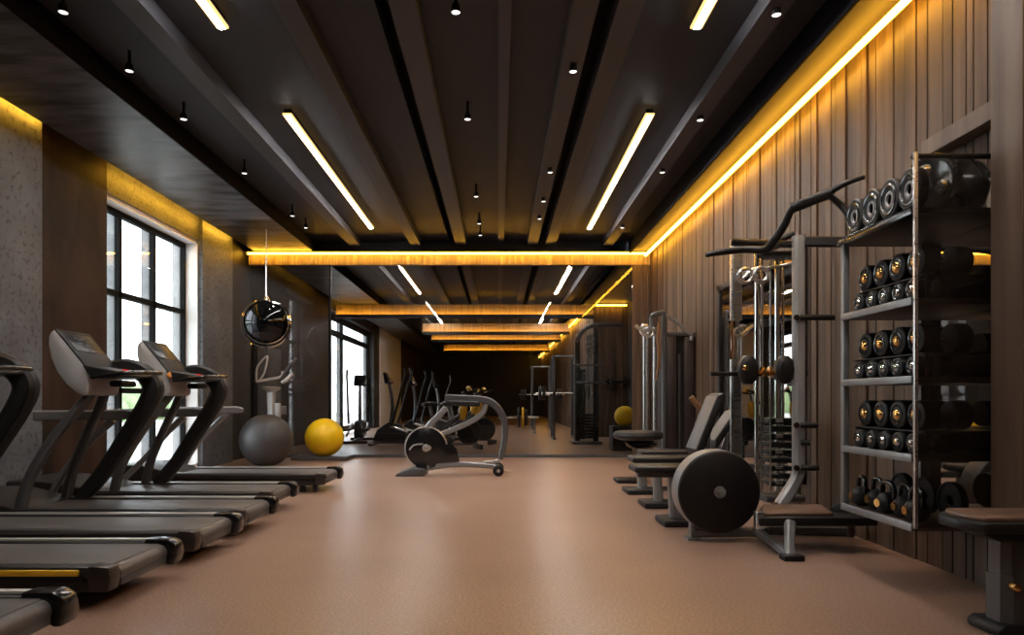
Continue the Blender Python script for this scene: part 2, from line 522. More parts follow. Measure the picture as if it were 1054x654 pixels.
# glazed partition: header with ribbed amber-lit fascia, posts, sill and panes
def fascia(x0, x1, y, z0, z1):
    b = MB()
    nrib = int((x1 - x0) / .022)
    vs, fs = [], []
    for i in range(nrib * 2 + 1):
        xx = x0 + (x1 - x0) * i / (nrib * 2)
        d = (.012 if i % 2 else 0) + random.uniform(0, .006)
        vs += [(xx, y - d, z0), (xx, y - d, z1)]
    for i in range(nrib * 2):
        fs.append([2 * i, 2 * i + 2, 2 * i + 3, 2 * i + 1])
    b.add(vs, fs)
    b.lo((x0, y + .001, z0), (x1, y + .12, z1))
    return b
M['fascia'] = mat('ribbed_fascia', (.40, .30, .20), .6, var=.3, scale=(30, 30, 1))
struct('trim_%d' % n, fascia(-4.28, 2.60, YB - .02, ZS - .20, ZS - .01), M['fascia'], label='ribbed header above the glass partition'); n += 1
struct('trim_%d' % n, MB().lo((-4.28, YB - .02, ZS - .01), (2.6, YB + .25, ZC + .1)), M['ceiling'], label='header upstand'); n += 1
struct('trim_%d' % n, MB().lo((-4.28, YB - .19, ZS - .008), (2.24, YB - .02, ZS + .006)), M['cove_board'], label='small shelf added above the header strip light to block uplight'); n += 1  # added shelf, keeps the strip's uplight off the ceiling
struct('trim_%d' % n, MB().lo((-4.25, YB - .05, 0), (2.3, YB + .07, .05), .006), M['grey_dark'], label='metal floor track of the glass partition'); n += 1
struct('trim_%d' % n, planks(2.30, 2.6, YB - .04, 0, ZS - .2, 'y'), M['wood_wall'], label='timber return at the end of the partition'); n += 1
px_seams = [-4.25, -2.885, -1.33, .55, 2.30]
for i, (a, b_) in enumerate(zip(px_seams, px_seams[1:])):
    w = struct('window_%d' % (3 + i), MB().lo((a + .004, YB + .002, .05), (b_ - .004, YB + .012, ZS - .2)), M['glass'], label='clear glass pane of the partition')
struct('trim_%d' % n, MB().lo((-2.90, YB - .012, .05), (-2.87, YB + .03, ZS - .2)), M['black_metal'], label='thin black post of the glass partition'); n += 1

# hall beyond: header beams, side walls
for (x0, y, lab) in ((-4.28, 17.9, 'first'), (-2.5, 22.4, 'second'), (-2.5, 25.4, 'third'), (-2.5, 31, 'fourth')):
    x1 = 2.5 if y < 18 else 2.33
    struct('trim_%d' % n, fascia(x0, x1, y, ZS - .36, ZS - .01), M['fascia'], label=lab + ' amber-lit header in the hall beyond'); n += 1
    struct('trim_%d' % n, MB().lo((x0, y - .125, ZS - .385), (x1, y, ZS - .355)).lo((x0, y - .135, ZS - .385), (x1, y - .115, ZS - .285)), M['ceiling'], label='lip of the %s header trough' % lab); n += 1
    cs = MB().lo((x0, y - .095, ZS - .335), (x1 - .14, y - .065, ZS - .305)).build('cove_strip_light', M['led_amber'])
    tag(cs, 'amber strip light on the %s header seen through the glass' % lab, 'strip light')
struct('wall_far_right', planks(17.9, YE, 2.5, 0, ZS + .02, 'x', .08, .3), M['wood_wall'])
struct('trim_%d' % n, planks(2.5, 3.6, 17.9, 0, ZS + .02, 'y'), M['wood_wall'], label='timber return wall beyond the glass'); n += 1
struct('trim_%d' % n, MB().lo((2.50, 17.96, 0), (4.2, 18.1, ZC)).lo((3.4, YB + .1, 0), (3.5, 18, ZC)).lo((2.6, YB - .05, 0), (3.5, YB + .12, ZC)).lo((2.56, 18, 0), (2.7, YE, ZC)), M['mortar'], label='dark side bay beyond the glass'); n += 1
struct('trim_%d' % n, MB().lo((2.2, YB + .05, ZS + .02), (3.5, YE, ZS + .08)), M['ceiling'], label='ceiling margin beyond the glass'); n += 1
struct('trim_%d' % n, MB().lo((2.2, YB + .05, ZS + .02), (2.25, YE, ZC + .2)), M['ceiling'], label='upstand of the ceiling margin beyond the glass'); n += 1

# ------------------------------------------------------------------ lights
def strip(name, a, b, m, label):
    o = MB().lo(a, b).build(name, m)
    return tag(o, label, 'strip light')
strip('cove_strip_light', (2.474, 1.0, ZS - .080), (2.506, YB - .14, ZS - .048), M['led_amber'], 'long amber strip light along the top of the timber wall')
strip('cove_strip_light', (-4.26, YB - .135, ZS - .04), (2.50, YB - .11, ZS - .015), M['led_amber'], 'amber strip light across the top of the glass partition')
strip('cove_strip_light', (-4.15, 3.6, ZS + .03), (-4.13, 6.25, ZS + .06), M['led_amber'], 'amber strip light above the concrete pilasters left of the window')
strip('cove_strip_light', (-4.15, 7.5, ZS + .03), (-4.13, 10.8, ZS + .06), M['led_amber'], 'amber strip light above the big window')
strip('cove_strip_light', (2.375, 18.15, ZS - .08), (2.40, YE - .2, ZS - .05), M['led_amber'], 'amber strip light along the timber wall of the hall beyond')
strip('cove_strip_light', (2.55, 17.76, ZS - .06), (3.35, 17.785, ZS - .03), M['led_amber'], 'short amber strip light on the timber return beyond the glass')

def led_bar(x, y0, y1, label):
    t = thing('linear_ceiling_light', label, 'ceiling light', (x, (y0 + y1) / 2, 3.64), 'linear lights in the ceiling')
    MB().lo((x - .034, y0 + .005, 3.660), (x + .034, y1 - .005, ZC + .01), .004).build('housing', M['black_metal'], t)
    MB().lo((x - .043, y0 - .012, 3.641), (x + .043, y1 + .012, 3.661), .004).build('halo_strip', M['led_halo'], t, label='added amber strip imitating the halo')  # added emissive strip, imitates bloom beside the bar; not a lamp part
    MB().lo((x - .023, y0, 3.630), (x + .023, y1, 3.645), .004).build('diffuser', M['led_white'], t)
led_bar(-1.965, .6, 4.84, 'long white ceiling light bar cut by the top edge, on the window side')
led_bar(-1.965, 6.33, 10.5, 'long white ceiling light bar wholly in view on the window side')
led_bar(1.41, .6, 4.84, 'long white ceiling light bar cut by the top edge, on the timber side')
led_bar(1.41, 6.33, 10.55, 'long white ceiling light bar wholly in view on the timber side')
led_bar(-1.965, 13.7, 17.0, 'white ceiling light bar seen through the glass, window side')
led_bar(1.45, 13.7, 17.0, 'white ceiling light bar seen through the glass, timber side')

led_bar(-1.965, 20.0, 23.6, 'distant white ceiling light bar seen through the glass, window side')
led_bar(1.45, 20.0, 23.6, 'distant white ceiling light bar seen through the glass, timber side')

def downlight(x, y, label, z=3.54, power=9, top=ZC):
    t = thing('downlight', label, 'downlight', (x, y, z), 'ceiling downlights')
    MB().lathe([(.012, .06), (.026, .055), (.032, .02), (.034, .0), (.030, .0), (.028, .012), (0, .012)], (x, y, z), (0, 0, 1), 18).cyl((x, y, z + .05), (x, y, top + .01), .013, n=10).build('housing', M['black_metal'], t)
    MB().cyl((x, y, z + .004), (x, y, z + .011), .0275, n=18).build('lens', M['down_emit'], t)
    if power:
        l = bpy.data.lights.new('downlight_lamp', 'SPOT')
        l.energy = power; l.color = (1, .92, .84); l.spot_size = math.radians(105); l.spot_blend = .8; l.shadow_soft_size = .03
        lo = bpy.data.objects.new('downlight_lamp', l); COL.objects.link(lo)
        lo.parent = t; lo.location = (0, 0, -.01)
ordn = ['nearest', 'second', 'third', 'fourth', 'fifth', 'sixth', 'seventh']
def row(lst, x, where):
    for i, y in enumerate(lst):
        w = ('nearest' if i == 0 else ordn[i]) + (' downlight' if i == 0 else ' downlight from the front')
        downlight(x, y, 'small black %s %s' % (w, where), power=PW)
PW = 40
row([4.47, 5.27, 6.18, 7.66, 9.44, 10.1], -2.86, 'in the row beside the dropped soffit')
row([4.47, 6.18, 8.54, 9.86, 10.56], -.28, 'in the row at the middle of the ceiling')
row([5.28, 7.63, 8.75, 9.6], .58, 'on the beam right of the middle')
row([4.5, 6.2, 7.63, 10.1], 1.84, 'on the beam next to the amber cove')

# ------------------------------------------------------------------ treadmills
def treadmill(name, label, du=0.0, console=True, accent=False, rail=True):
    """rear end at x = 0, front towards -x"""
    t = thing(name, label, 'treadmill', (0, 0, 0), 'treadmills along the window wall')
    fl = 2.42
    # deck side body
    prof = [(-.03, .10), (-.06, .075), (-1.9, .055), (-fl, .055), (-fl, .15), (-1.9, .195), (-.05, .185), (-.02, .16)]
    MB().prism(prof, 'y', -.285, .285, .008).build('deck', M['deck'], t)
    MB().box((-.95, 0, .192), (1.84, .46, .018), .008).cyl((-.035, -.23, .15), (-.035, .23, .15), .046, n=20).build('belt', M['belt'], t)
    for sgn in (-1, 1):
        y = sgn * .275
        r = MB().prism([(-.06, .15), (-.06, .205), (-1.75, .215), (-1.78, .15)], 'y', y - .045, y + .045, .012).build('foot_rail', M['dark_plastic'], t)
        if sgn > 0:
            MB().lo((-1.74, y - .016, .205), (-.05, y + .022, .2205), .003).build('rail_trim', M['trim_silver'], r, label='bright silver strip')
        else:
            if accent:
                MB().lo((-1.7, y - .054, .163), (-.14, y - .03, .193), .003).build('rail_stripe', M['yellow_paint'], r, label='yellow stripe')
                MB().lo((-1.7, y - .050, .13), (-.12, y - .03, .164), .003).build('rail_stripe', M['black_metal'], r)
            else:
                MB().lo((-1.7, y - .049, .185), (-.10, y - .03, .200), .003).build('rail_trim', M['grey_dark'], r)
        if sgn > 0:
            MB().prism([(.05, .085), (.065, .14), (.055, .20), (.01, .225), (-.12, .223), (-.12, .17), (-.04, .15), (-.02, .11), (.01, .08)], 'y', y - .05, y + .05, .014).build('end_cap', M['black_gloss'], t)
        else:
            MB().prism([(.0, .085), (.012, .15), (.002, .205), (-.10, .212), (-.10, .09)], 'y', y - .050, y + .045, .012).build('end_cap', M['cap'], t)
    MB().lo((-.02, -.225, .095), (.012, .225, .135), .01).build('rear_bar', M['grey_dark'], t)
    MB().prism([(-1.55 - du * .5, .19), (-1.68 - du * .5, .235), (-1.95, .30), (-2.25, .30), (-2.46, .20), (-2.48, .06), (-1.7, .06)], 'y', -.33, .33, .03).build('motor_hood', M['dark_plastic'], t)
    for xx in (-.25, -2.2):
        for y in (-.24, .24):
            MB().cyl((xx, y, 0), (xx, y, .075), .032, .026, 14).build('foot', M['black_rubber'], t)
    if console:
        for sgn in (-1, 1):
            pts = [(-1.63 - du, sgn * .26, .18), (-1.57 - du, sgn * .25, .42), (-1.42 - du, sgn * .20, .72), (-1.28 - du, sgn * .13, .94), (-1.20 - du, sgn * .07, 1.08)]
            MB().tube(pts, [1.1, 1, 1, .95, .9], side=(0, 1, 0), sec=(.075, .062)).build('upright', M['grey_dark'], t)
        c_ = MB().prism([(-1.435 - du, 1.508), (-1.41 - du, 1.505), (-1.19 - du, 1.235), (-1.165 - du, 1.14), (-1.17 - du, 1.045), (-1.205 - du, 1.02), (-1.26 - du, 1.045), (-1.33 - du, 1.105), (-1.40 - du, 1.195), (-1.445 - du, 1.30), (-1.465 - du, 1.40), (-1.46 - du, 1.47)], 'y', -.21, .21, .02).build('console', M['pale_grey'], t)
        # screen face on the slope (-1.41,1.505)-(-1.19,1.235)
        d = Vector((.22, 0, -.27)).normalized(); nrm = Vector((.27, 0, .22)).normalized()
        a = Vector((-1.41 - du, 0, 1.505))
        def slab(m0, m1, y0, y1, lift, th):
            b = MB(); q = []
            for s_, h in ((m0, lift), (m1, lift), (m1, lift + th), (m0, lift + th)):
                p_ = a + d * s_ + nrm * h
                q.append((p_.x, p_.z))
            return b.prism(q, 'y', y0, y1, .003)
        slab(-.005, .335, -.205, .205, -.004, .012).build('bezel', M['bezel'], c_)
        slab(.03, .20, -.17, .17, .006, .006).build('screen', M['screen'], c_)
        tx = MB()
        for yy, s0, w in ((-.06, .07, .03), (-.02, .085, .025), (.03, .07, .03), (.06, .10, .02), (-.05, .12, .06), (.03, .135, .05)):
            p_ = a + d * s0 + nrm * .0135
            tx.box(p_ + Vector((0, yy, 0)), (.012, w, .001), rot=(0, math.atan2(.27, .22), 0))
        tx.build('readout', M['screen_text'], c_)
        MB().prism([(-1.20 - du, 1.25), (-.92 - du, 1.20), (-.91 - du, 1.165), (-1.13 - du, 1.15)], 'y', -.24, .24, .012).build('control_tray', M['dark_plastic'], t)
        MB().box((-1.02 - du, .02, 1.220), (.03, .05, .012), .004, rot=(0, .17, 0)).build('stop_button', M['red'], t, label='red stop button')
        MB().tube([(-1.12 - du, -.25, 1.16), (-.98 - du, -.27, 1.175), (-.84 - du, -.25, 1.19), (-.80 - du, -.05, 1.2), (-.80 - du, .12, 1.2)], .017, 10).build('grab_bar', M['black_gloss'], t)
        MB().box((-1.00 - du, -.05, 1.115), (.10, .22, .05), .02).build('tray_bracket', M['black_metal'], t)
        # hooked handrail on the far side
        pts = [(-1.32 - du, .2, 1.235), (-1.14 - du, .25, 1.255), (-1.0 - du, .255, 1.20), (-.93 - du, .26, 1.09), (-.98 - du, .265, .95), (-1.14 - du, .27, .70), (-1.33 - du, .275, .42), (-1.52 - du, .28, .20)]
        MB().tube(pts, [.9, 1.3, 1.45, 1.5, 1.45, 1.35, 1.2, 1.1], side=(0, 1, 0), sec=(.075, .100)).build('handrail', M['dark_plastic'], t)
    if rail:
        rr = -.18
        k = du - .02
        r = MB().tube([(-1.95 - k, .34, .865), (-1.45 - k, .34, .87), (-1.22 - k, .34, .875), (-1.13 - k, .34, .868)], [1, 1, 1, .6], side=(0, 1, 0), sec=(.06, .085), smooth=3).build('side_rail', M['rail_grey'], t)
        MB().tube([(-1.32 - k, .34, .83), (-1.46 - k, .34, .70), (-1.68 - k, .335, .45), (-1.82 - k * .6, .33, .20)], [1.1, .9, .85, .9], side=(0, 1, 0), sec=(.05, .055)).build('rail_leg', M['grey_metal'], r, label='paler curved leg')
    return t
G_T = 'treadmills along the window wall'
def add_knob(t, du):
    MB().cyl((-1.17 - du, -.215, 1.205), (-1.15 - du, -.245, 1.21), .026, n=16, bev=.006).build('knob', M['orange'], t, label='orange knob')
def place(t, x, y):
    t.location = (x, y, 0)
t1 = treadmill('treadmill', 'charcoal treadmill at the near corner, only its rear corner in the frame', .48); place(t1, -1.80, 2.50)
t2 = treadmill('treadmill', 'charcoal treadmill with a yellow stripe along its near side', .4, accent=True); place(t2, -1.84, 3.53)
t3 = dup(t1, (-1.82, 4.39, 0), 'charcoal treadmill just behind the yellow-striped one, its handrail at the left edge', group=G_T)
t4 = treadmill('treadmill', 'charcoal treadmill with tall grey-backed console standing left of the window', 0); place(t4, -1.83, 5.18)
t5 = treadmill('treadmill', 'charcoal treadmill whose console stands in front of the window panes', -.26); add_knob(t5, -.26); place(t5, -1.95, 6.13)
t6 = treadmill('treadmill', 'farthest treadmill of the main hall, without console, nearest the grey ball', 0, console=False); place(t6, -1.85, 7.55)

# ------------------------------------------------------------------ balls and chrome things at the left back
o = MB().sphere((0, 0, 0), .395, 48, 28)
for v in o.v: v.z = max(v.z, -.375)
b = o.build('exercise_ball', M['grey_ball']); b.location = P(274, 457, 10.3); b.location.z = .376
tag(b, 'large matte grey exercise ball on the floor behind the far treadmill', 'exercise ball')
pl = MB().box((0, 0, .03), (.92, .5, .06), .01).build('low_plinth', M['grey_dark']); pl.location = (-2.92, 11.3, 0)
tag(pl, 'low dark plinth under the yellow exercise ball', 'plinth')
o = MB().sphere((0, 0, 0), .318, 48, 28)
for v in o.v: v.z = max(v.z, -.30)
b = o.build('exercise_ball', M['yellow']); b.location = (-2.89, 11.3, .362)
tag(b, 'bright yellow exercise ball on the low plinth by the glass', 'exercise ball')

pb = P(274, 333, 10.0)
t = thing('punching_ball', 'glossy black and chrome ball hanging on a cord above the grey ball', 'punching ball', pb)
MB().sphere(pb, .345, 40, 24).build('ball', M['black_gloss_ball'] if 'black_gloss_ball' in M else mat('mirror_black', (.03, .03, .032), .06, metal=.9, var=.02), t)
ax = Vector((.55, -.83, .0)).normalized()
ax2 = Vector((.30, -.95, .0)).normalized()
MB().ring(pb - ax2 * .06, ax2, .346, .018, 48).build('rim_band', M['chrome'], t)
MB().ring(pb + ax2 * .17, ax2, .310, .017, 48).build('rim_band', M['chrome'], t)
MB().lathe([(.02, -.05), (.06, -.03), (.05, 0), (.015, .05)], pb + Vector((0, 0, .36)), (0, 0, 1), 16).build('top_cap', M['chrome'], t)
MB().cyl(pb + Vector((0, 0, .38)), (pb.x, pb.y, ZS + .005), .008, n=8).build('cord', M['silver'], t)
MB().cyl(pb - Vector((0, 0, .34)), pb - Vector((0, 0, .46)), .018, .006, 10).build('bottom_stub', M['black_metal'], t)

Y = 10.95
t = thing('stepper', 'chrome stand with angled grips and dish behind the grey ball', 'stepper', P(279, 475, Y))
t.location.z = 0
bx = t.location.x
MB().box((bx - .05, Y, .03), (.4, .36, .06), .015).build('base', M['grey_dark'], t)
MB().tube([P(281, 474, Y), P(279, 437, Y), P(279, 402, Y)], [1.05, 1, 1.2], side=(0, 1, 0), sec=(.10, .11), smooth=0).build('column', M['bright_metal'], t)
MB().lathe([(.04, -.06), (.13, -.01), (.16, .03), (.12, .045), (0, .045)], P(279, 401, Y), (0, 0, 1), 24).build('dish', M['bright_metal'], t)
MB().tube([P(264, 392, Y), P(265, 378, Y), P(275, 367, Y), P(272, 384, Y), P(266, 393, Y)], .018, 8).build('grip', M['bright_metal'], t, label='triangular chrome grip')
MB().tube([P(264, 393, Y), P(276, 391, Y), P(289, 388, Y), P(291, 382, Y)], .024, 8).build('cross_arm', M['bright_metal'], t)
MB().tube([P(289, 390, Y), P(297, 379, Y), P(305, 369, Y)], [.024, .03, .018], 10).build('grip', M['grey_dark'], t, label='dark slanted grip')
MB().tube([P(290, 394, Y), P(295, 391, Y), P(301, 385, Y)], [.03, .042, .03], 10).build('grip', M['bright_metal'], t, label='short silver slanted grip')
MB().box(P(286, 424, Y), (.09, .08, .28), .01).build('side_post', M['bright_metal'], t)
MB().lo(P(282, 427, 11.0), P(295, 418, 11.1), .01).build('display_box', M['grey_metal'], t)

# ------------------------------------------------------------------ exercise bike in the middle
Y = 9.0
def Q(px, py, dy=0.0):
    return P(px, py, Y) + Vector((0, dy, 0))
t = thing('exercise_bike', 'grey exercise bike with black flywheel guard alone before the glass partition', 'exercise bike', (P(462, 489, Y).x, Y, 0))
q = [P(409, 489.5, Y), P(411, 486, Y), P(426, 481, Y), P(438, 482, Y), P(439, 489.5, Y)]
MB().prism([(p.x, max(p.z, 0)) for p in q], 'y', Y - .24, Y + .24, .012).build('front_foot', M['grey_dark'], t)
MB().tube([Q(437, 488), Q(437, 468), Q(437.5, 447), Q(443, 437), Q(451, 429), Q(459, 420)], [1, 1, 1, 1, 1, .9], side=(0, 1, 0), sec=(.075, .085)).build('front_post', M['grey_metal'], t)
# flywheel with teardrop guard
c0 = P(439, 461, Y); R = .285
prof = [(c0.x + R * math.cos(a), c0.z + R * math.sin(a)) for a in [math.radians(k) for k in range(35, 300, 9)]]
prof += [(P(450, 477, Y).x, P(450, 477, Y).z), (P(473, 475, Y).x, P(473, 475, Y).z), (P(470, 463, Y).x, P(470, 463, Y).z)]
g = MB().prism(prof, 'y', Y - .05, Y + .06, .012).build('flywheel_guard', M['black_gloss'], t)
MB().ring(c0 + Vector((0, -.052, 0)), (0, 1, 0), R - .008, .010, 40, 8, arc=math.radians(230), a0=math.radians(-60)).build('guard_rim', M['silver'], g, label='silver rim')
MB().tube([P(422, 463, Y) + Vector((0, -.06, 0)), P(427, 458, Y) + Vector((0, -.065, 0)), P(436, 457, Y) + Vector((0, -.06, 0))], .01, 8).build('guard_slot', M['silver'], g)
MB().cyl(c0 + Vector((0, -.085, 0)), c0 + Vector((0, .085, 0)), .05, n=20, bev=.01).cyl(c0 + Vector((.04, -.08, .0)), c0 + Vector((.04, .08, 0)), .03, n=16, bev=.008).build('hub', M['silver'], t)
MB().tube([Q(440, 481), Q(470, 478), Q(500, 479.5), Q(514, 481)], [1.2, 1, .9, .8], side=(0, 1, 0), sec=(.085, .075)).build('base_beam', M['grey_metal'], t)
MB().tube([Q(448, 449), Q(465, 443), Q(485, 434), Q(497, 425), Q(500, 416)], [.9, .95, 1, .95, .85], side=(0, 1, 0), sec=(.075, .075)).build('link_arm', M['grey_metal'], t)
MB().tube([Q(458, 410), Q(480, 410.5), Q(499, 412), Q(510, 418), Q(518, 430), Q(520, 445), Q(518, 460), Q(515, 473)], [1.1, 1, 1, 1, .95, .85, .8, .7], side=(0, 1, 0), sec=(.07, .095)).build('frame_arch', M['grey_dark'], t)
MB().tube([Q(460, 415), Q(478, 415.5), Q(494, 416)], [1, 1.1, .9], side=(0, 1, 0), sec=(.15, .07), smooth=3).build('saddle', M['black_pad'], t)
MB().tube([Q(498, 477), Q(507, 476), Q(515, 474)], .03, 10).build('rear_bracket', M['silver'], t)
for dy in (-.2, .2):
    w = P(513, 482, Y); w = Vector((w.x, Y + dy, .072))
    MB().cyl(w - Vector((0, .03, 0)), w + Vector((0, .03, 0)), .072, n=24, bev=.012).build('wheel', M['black_rubber'], t)
    MB().cyl(w - Vector((0, .034, 0)), w + Vector((0, .034, 0)), .03, n=16).build('wheel_hub', M['silver'], t.children[-1] if False else None) if False else None
w = P(513, 482, Y)
MB().cyl((w.x, Y - .24, .072), (w.x, Y + .24, .072), .022, n=14).build('axle', M['silver'], t)
MB().cyl((w.x, Y - .2, .072), (w.x + .17, Y - .2, .062), .008, n=8).build('lever', M['silver'], t)

# ------------------------------------------------------------------ weight rack
RX0, RX1, RY0, RY1 = 2.05, 2.575, 3.36, 4.06
t = thing('weight_rack', 'tall wall-hung rack of weights with glass end and mirrored back beside the timber pier', 'weight rack', (2.3, 3.7, .36))
MB().lo((RX1, RY0, .36), (RX1 + .018, RY1, 2.2)).build('mirror_back', M['mirror'], t)
MB().lo((RX0, RY0 - .012, .36), (RX0 + .018, RY0 + .006, 2.22), .003).build('post', M['silver'], t)
MB().lo((RX0, RY1 - .02, .36), (RX0 + .035, RY1 + .015, 1.918), .004).build('post', M['grey_metal'], t)
MB().lo((RX0 + .02, RY0 - .005, .37), (2.575, RY0 + .001, 2.2)).build('side_glass', M['rack_glass'], t)
MB().lo((RX1 - .06, RY1 - .012, .36), (RX1, RY1 + .012, 1.96)).build('rear_post', M['grey_metal'], t)
M['shelf'] = mat('brown_shelf_board', (.06, .04, .032), .4, var=.2, scale=(12, 3, 12))
SHZ = [1.95, 1.5, 1.11, .72, .375]
for z in SHZ:
    sh = MB().lo((RX0 + .01, RY0 + .005, z - .03), (RX1, RY1 + (.05 if z > 1.9 else 0), z), .003).build('shelf', M['shelf'] if z < 1.9 else M['black_metal'], t)
    MB().lo((RX0 - .008, RY0 + .006, z - .033), (RX0 + .012, RY1 + (.05 if z > 1.9 else 0), z + .006), .003).build('shelf_lip', M['grey_metal'] if z < 1.9 else M['black_gloss'], sh)
    if z < 1.9 and z > .5:
        MB().lo((2.105, RY0 + .012, z + .113), (RX1 - .03, RY1 - .03, z + .121), .002).lo((RX1 - .04, RY0 + .012, z), (RX1 - .03, RY1 - .03, z + .115)).lo((2.12, RY0 + .012, z), (2.135, RY0 + .020, z + .115)).lo((2.12, RY1 - .034, z), (RX1 - .03, RY1 - .030, z + .115)).build('shelf_step', M['black_metal'], sh)
MB().lo((RX0, RY0, 2.195), (RX1, RY0 + .03, 2.215), .003).build('top_rail', M['black_metal'], t)

def make_dumbbell(r, L):
    """axis along x, resting on z = 0, front face at x = 0"""
    h = r * .95
    d = thing('dumbbell', 'x', 'dumbbell')
    for x0, x1, nm in ((0, L * .36, 'front'), (L * .64, L, 'rear')):
        hd_ = MB().lathe([(0, 0), (r * .78, 0), (r * .95, L * .03), (r, L * .08), (r, L * .28), (r * .95, L * .33), (r * .6, L * .36), (0, L * .36)], (x0, 0, r), (1, 0, 0), 20).build('head', M['black_rubber'], d)
        if nm == 'front':
            MB().ring((x0 + .0, 0, r), (1, 0, 0), r * .62, r * .07, 22, 6).build('head_ring', M['black_gloss'], hd_)
    MB().lathe([(0, -.012), (r * .2, -.012), (r * .36, -.005), (r * .42, .003), (0, .003)], (0, 0, r), (1, 0, 0), 16).build('end_cap', M['gold'] if r > .06 else M['chrome'], d)
    MB().cyl((L * .34, 0, r), (L * .66, 0, r), r * .26, n=12).build('handle', M['chrome'], d)
    return d
big0 = make_dumbbell(.076, .26); small0 = make_dumbbell(.054, .19)
shelf_names = ['second shelf from top', 'middle shelf', 'fourth shelf from top']
pos_names = ['nearest the glass end', 'second from glass end', 'third from glass end', 'fourth from glass end', 'farthest from glass end']
pos4 = ['nearest the glass end', 'second from glass end', 'third from glass end', 'farthest from glass end']
firstb = firsts = True
for si, z in enumerate(SHZ[1:4]):
    for k in range(4):
        lab = 'large dumbbell with brass cap, upper row of %s, %s' % (shelf_names[si], pos4[k])
        loc = (2.108 + random.uniform(0, .008), RY0 + .088 + k * .163, z + .122)
        if firstb:
            big0.location = loc; big0['label'] = lab; big0['group'] = 'large dumbbells on the rack'; firstb = False
        else:
            dup(big0, loc, lab, rz=random.uniform(-.012, .012), group='large dumbbells on the rack')
    for k in range(5):
        lab = 'small dumbbell with silver cap, lower row of %s, %s' % (shelf_names[si], pos_names[k])
        loc = (2.080 + random.uniform(0, .006), RY0 + .075 + k * .126, z + .001)
        if firsts:
            small0.location = loc; small0['label'] = lab; small0['group'] = 'small dumbbells on the rack'; firsts = False
        else:
            dup(small0, loc, lab, rz=random.uniform(-.015, .015), group='small dumbbells on the rack')

def make_kettlebell():
    d = thing('kettlebell', 'x', 'kettlebell')
    b = MB().sphere((0, 0, .058), (.062, .058, .060), 24, 14)
    for v in b.v: v.z = max(v.z, .004)
    b.build('bell', M['black_rubber'], d)
    MB().tube([(0, -.045, .085), (0, -.052, .13), (0, -.030, .168), (0, .030, .168), (0, .052, .13), (0, .045, .085)], .0125, 10).build('handle', M['black_gloss'], d)
    MB().cyl((-.066, 0, .06), (-.050, 0, .06), .022, n=16).build('badge', M['gold'], d)
    return d
kb0 = make_kettlebell()
for k in range(5):
    loc = (2.12 + .02 * (k % 2), RY0 + .085 + k * .130, .376)
    lab = 'black kettlebell with brass badge on the lowest shelf, %s' % pos_names[k]
    if k == 0:
        kb0.location = loc; kb0['label'] = lab; kb0['group'] = 'kettlebells on the lowest shelf'
    else:
        dup(kb0, loc, lab, rz=random.uniform(-.15, .15), group='kettlebells on the lowest shelf')
# weight plates lying upright behind the kettlebells
def make_plate(r=.10):
    d = thing('weight_plate', 'x', 'weight plate')
    MB().lathe([(.018, .012), (.034, .006), (r * .5, .008), (r * .82, .008), (r * .86, 0), (r * .97, 0), (r, .004), (r, .034), (r * .97, .038), (.018, .038)], (0, 0, r), (1, 0, 0), 28).build('disc', M['black_rubber'], d)
    MB().ring((.012, 0, r), (1, 0, 0), .026, .006, 20, 6).build('bushing', M['chrome'], d)
    return d
pl0 = make_plate()
for k in range(3):
    loc = (2.31, RY0 + .13 + k * .215, .376)
    lab = 'round black weight plate standing behind the kettlebells, %s' % ['nearest the glass end', 'in the middle', 'farthest from the glass end'][k]
    if k == 0:
        pl0.location = loc; pl0['label'] = lab; pl0['group'] = 'plates on the lowest shelf'
    else:
        dup(pl0, loc, lab, group='plates on the lowest shelf')
# top shelf: loaded drum and grip balls
cen = Vector((2.375, 3.605, 1.952 + .165)); dax = Vector((.93, .36, 0)).normalized()
t = thing('weight_drum', 'big black weight drum with three silver knobs on the top shelf by the glass', 'weight', (cen.x, cen.y, 1.952))
p0 = cen - dax * .15
MB().lathe([(0, .008), (.115, .008), (.128, 0), (.153, 0), (.164, .012), (.164, .16), (.157, .17), (.164, .18), (.164, .25), (.148, .27), (0, .27)], p0, dax, 48).build('drum', M['black_gloss'], t)
sidev = dax.cross(Vector((0, 0, 1))).normalized()
for a in (100, 220, 340):
    o_ = p0 + (sidev * math.cos(math.radians(a)) + Vector((0, 0, 1)) * math.sin(math.radians(a))) * .082
    MB().lathe([(0, -.018), (.02, -.016), (.03, -.004), (.036, .01), (0, .01)], o_, dax, 18).build('knob', M['silver'], t)
def make_ball_weight():
    d = thing('grip_plate', 'x', 'weight plate')
    MB().lathe([(.024, .015), (.04, .0), (.079, .0), (.087, .010), (.087, .05), (.079, .06), (.024, .045)], (0, 0, .087), (1, 0, 0), 28).build('disc', M['black_rubber'], d)
    MB().ring((.002, 0, .087), (1, 0, 0), .060, .007, 24, 6).build('rim', M['black_gloss'], d)
    MB().ring((.010, 0, .087), (1, 0, 0), .029, .009, 20, 6).build('bushing', M['grey_metal'], d)
    d.scale = (1, 1, 1.28)
    return d
gp0 = make_ball_weight()
for k in range(4):
    loc = (2.085, 3.462 + k * .177, 1.957)
    lab = 'glossy black grip plate standing on the top shelf, %s' % ['nearest the glass end', 'second from the glass end', 'third from the glass end', 'farthest from the glass end'][k]
    if k == 0:
        gp0.location = loc; gp0['label'] = lab; gp0['group'] = 'grip plates on the top shelf'; gp0.rotation_euler = (0, 0, .06)
    else:
        dup(gp0, loc, lab, rz=(.05, .08, .04)[k - 1], group='grip plates on the top shelf')

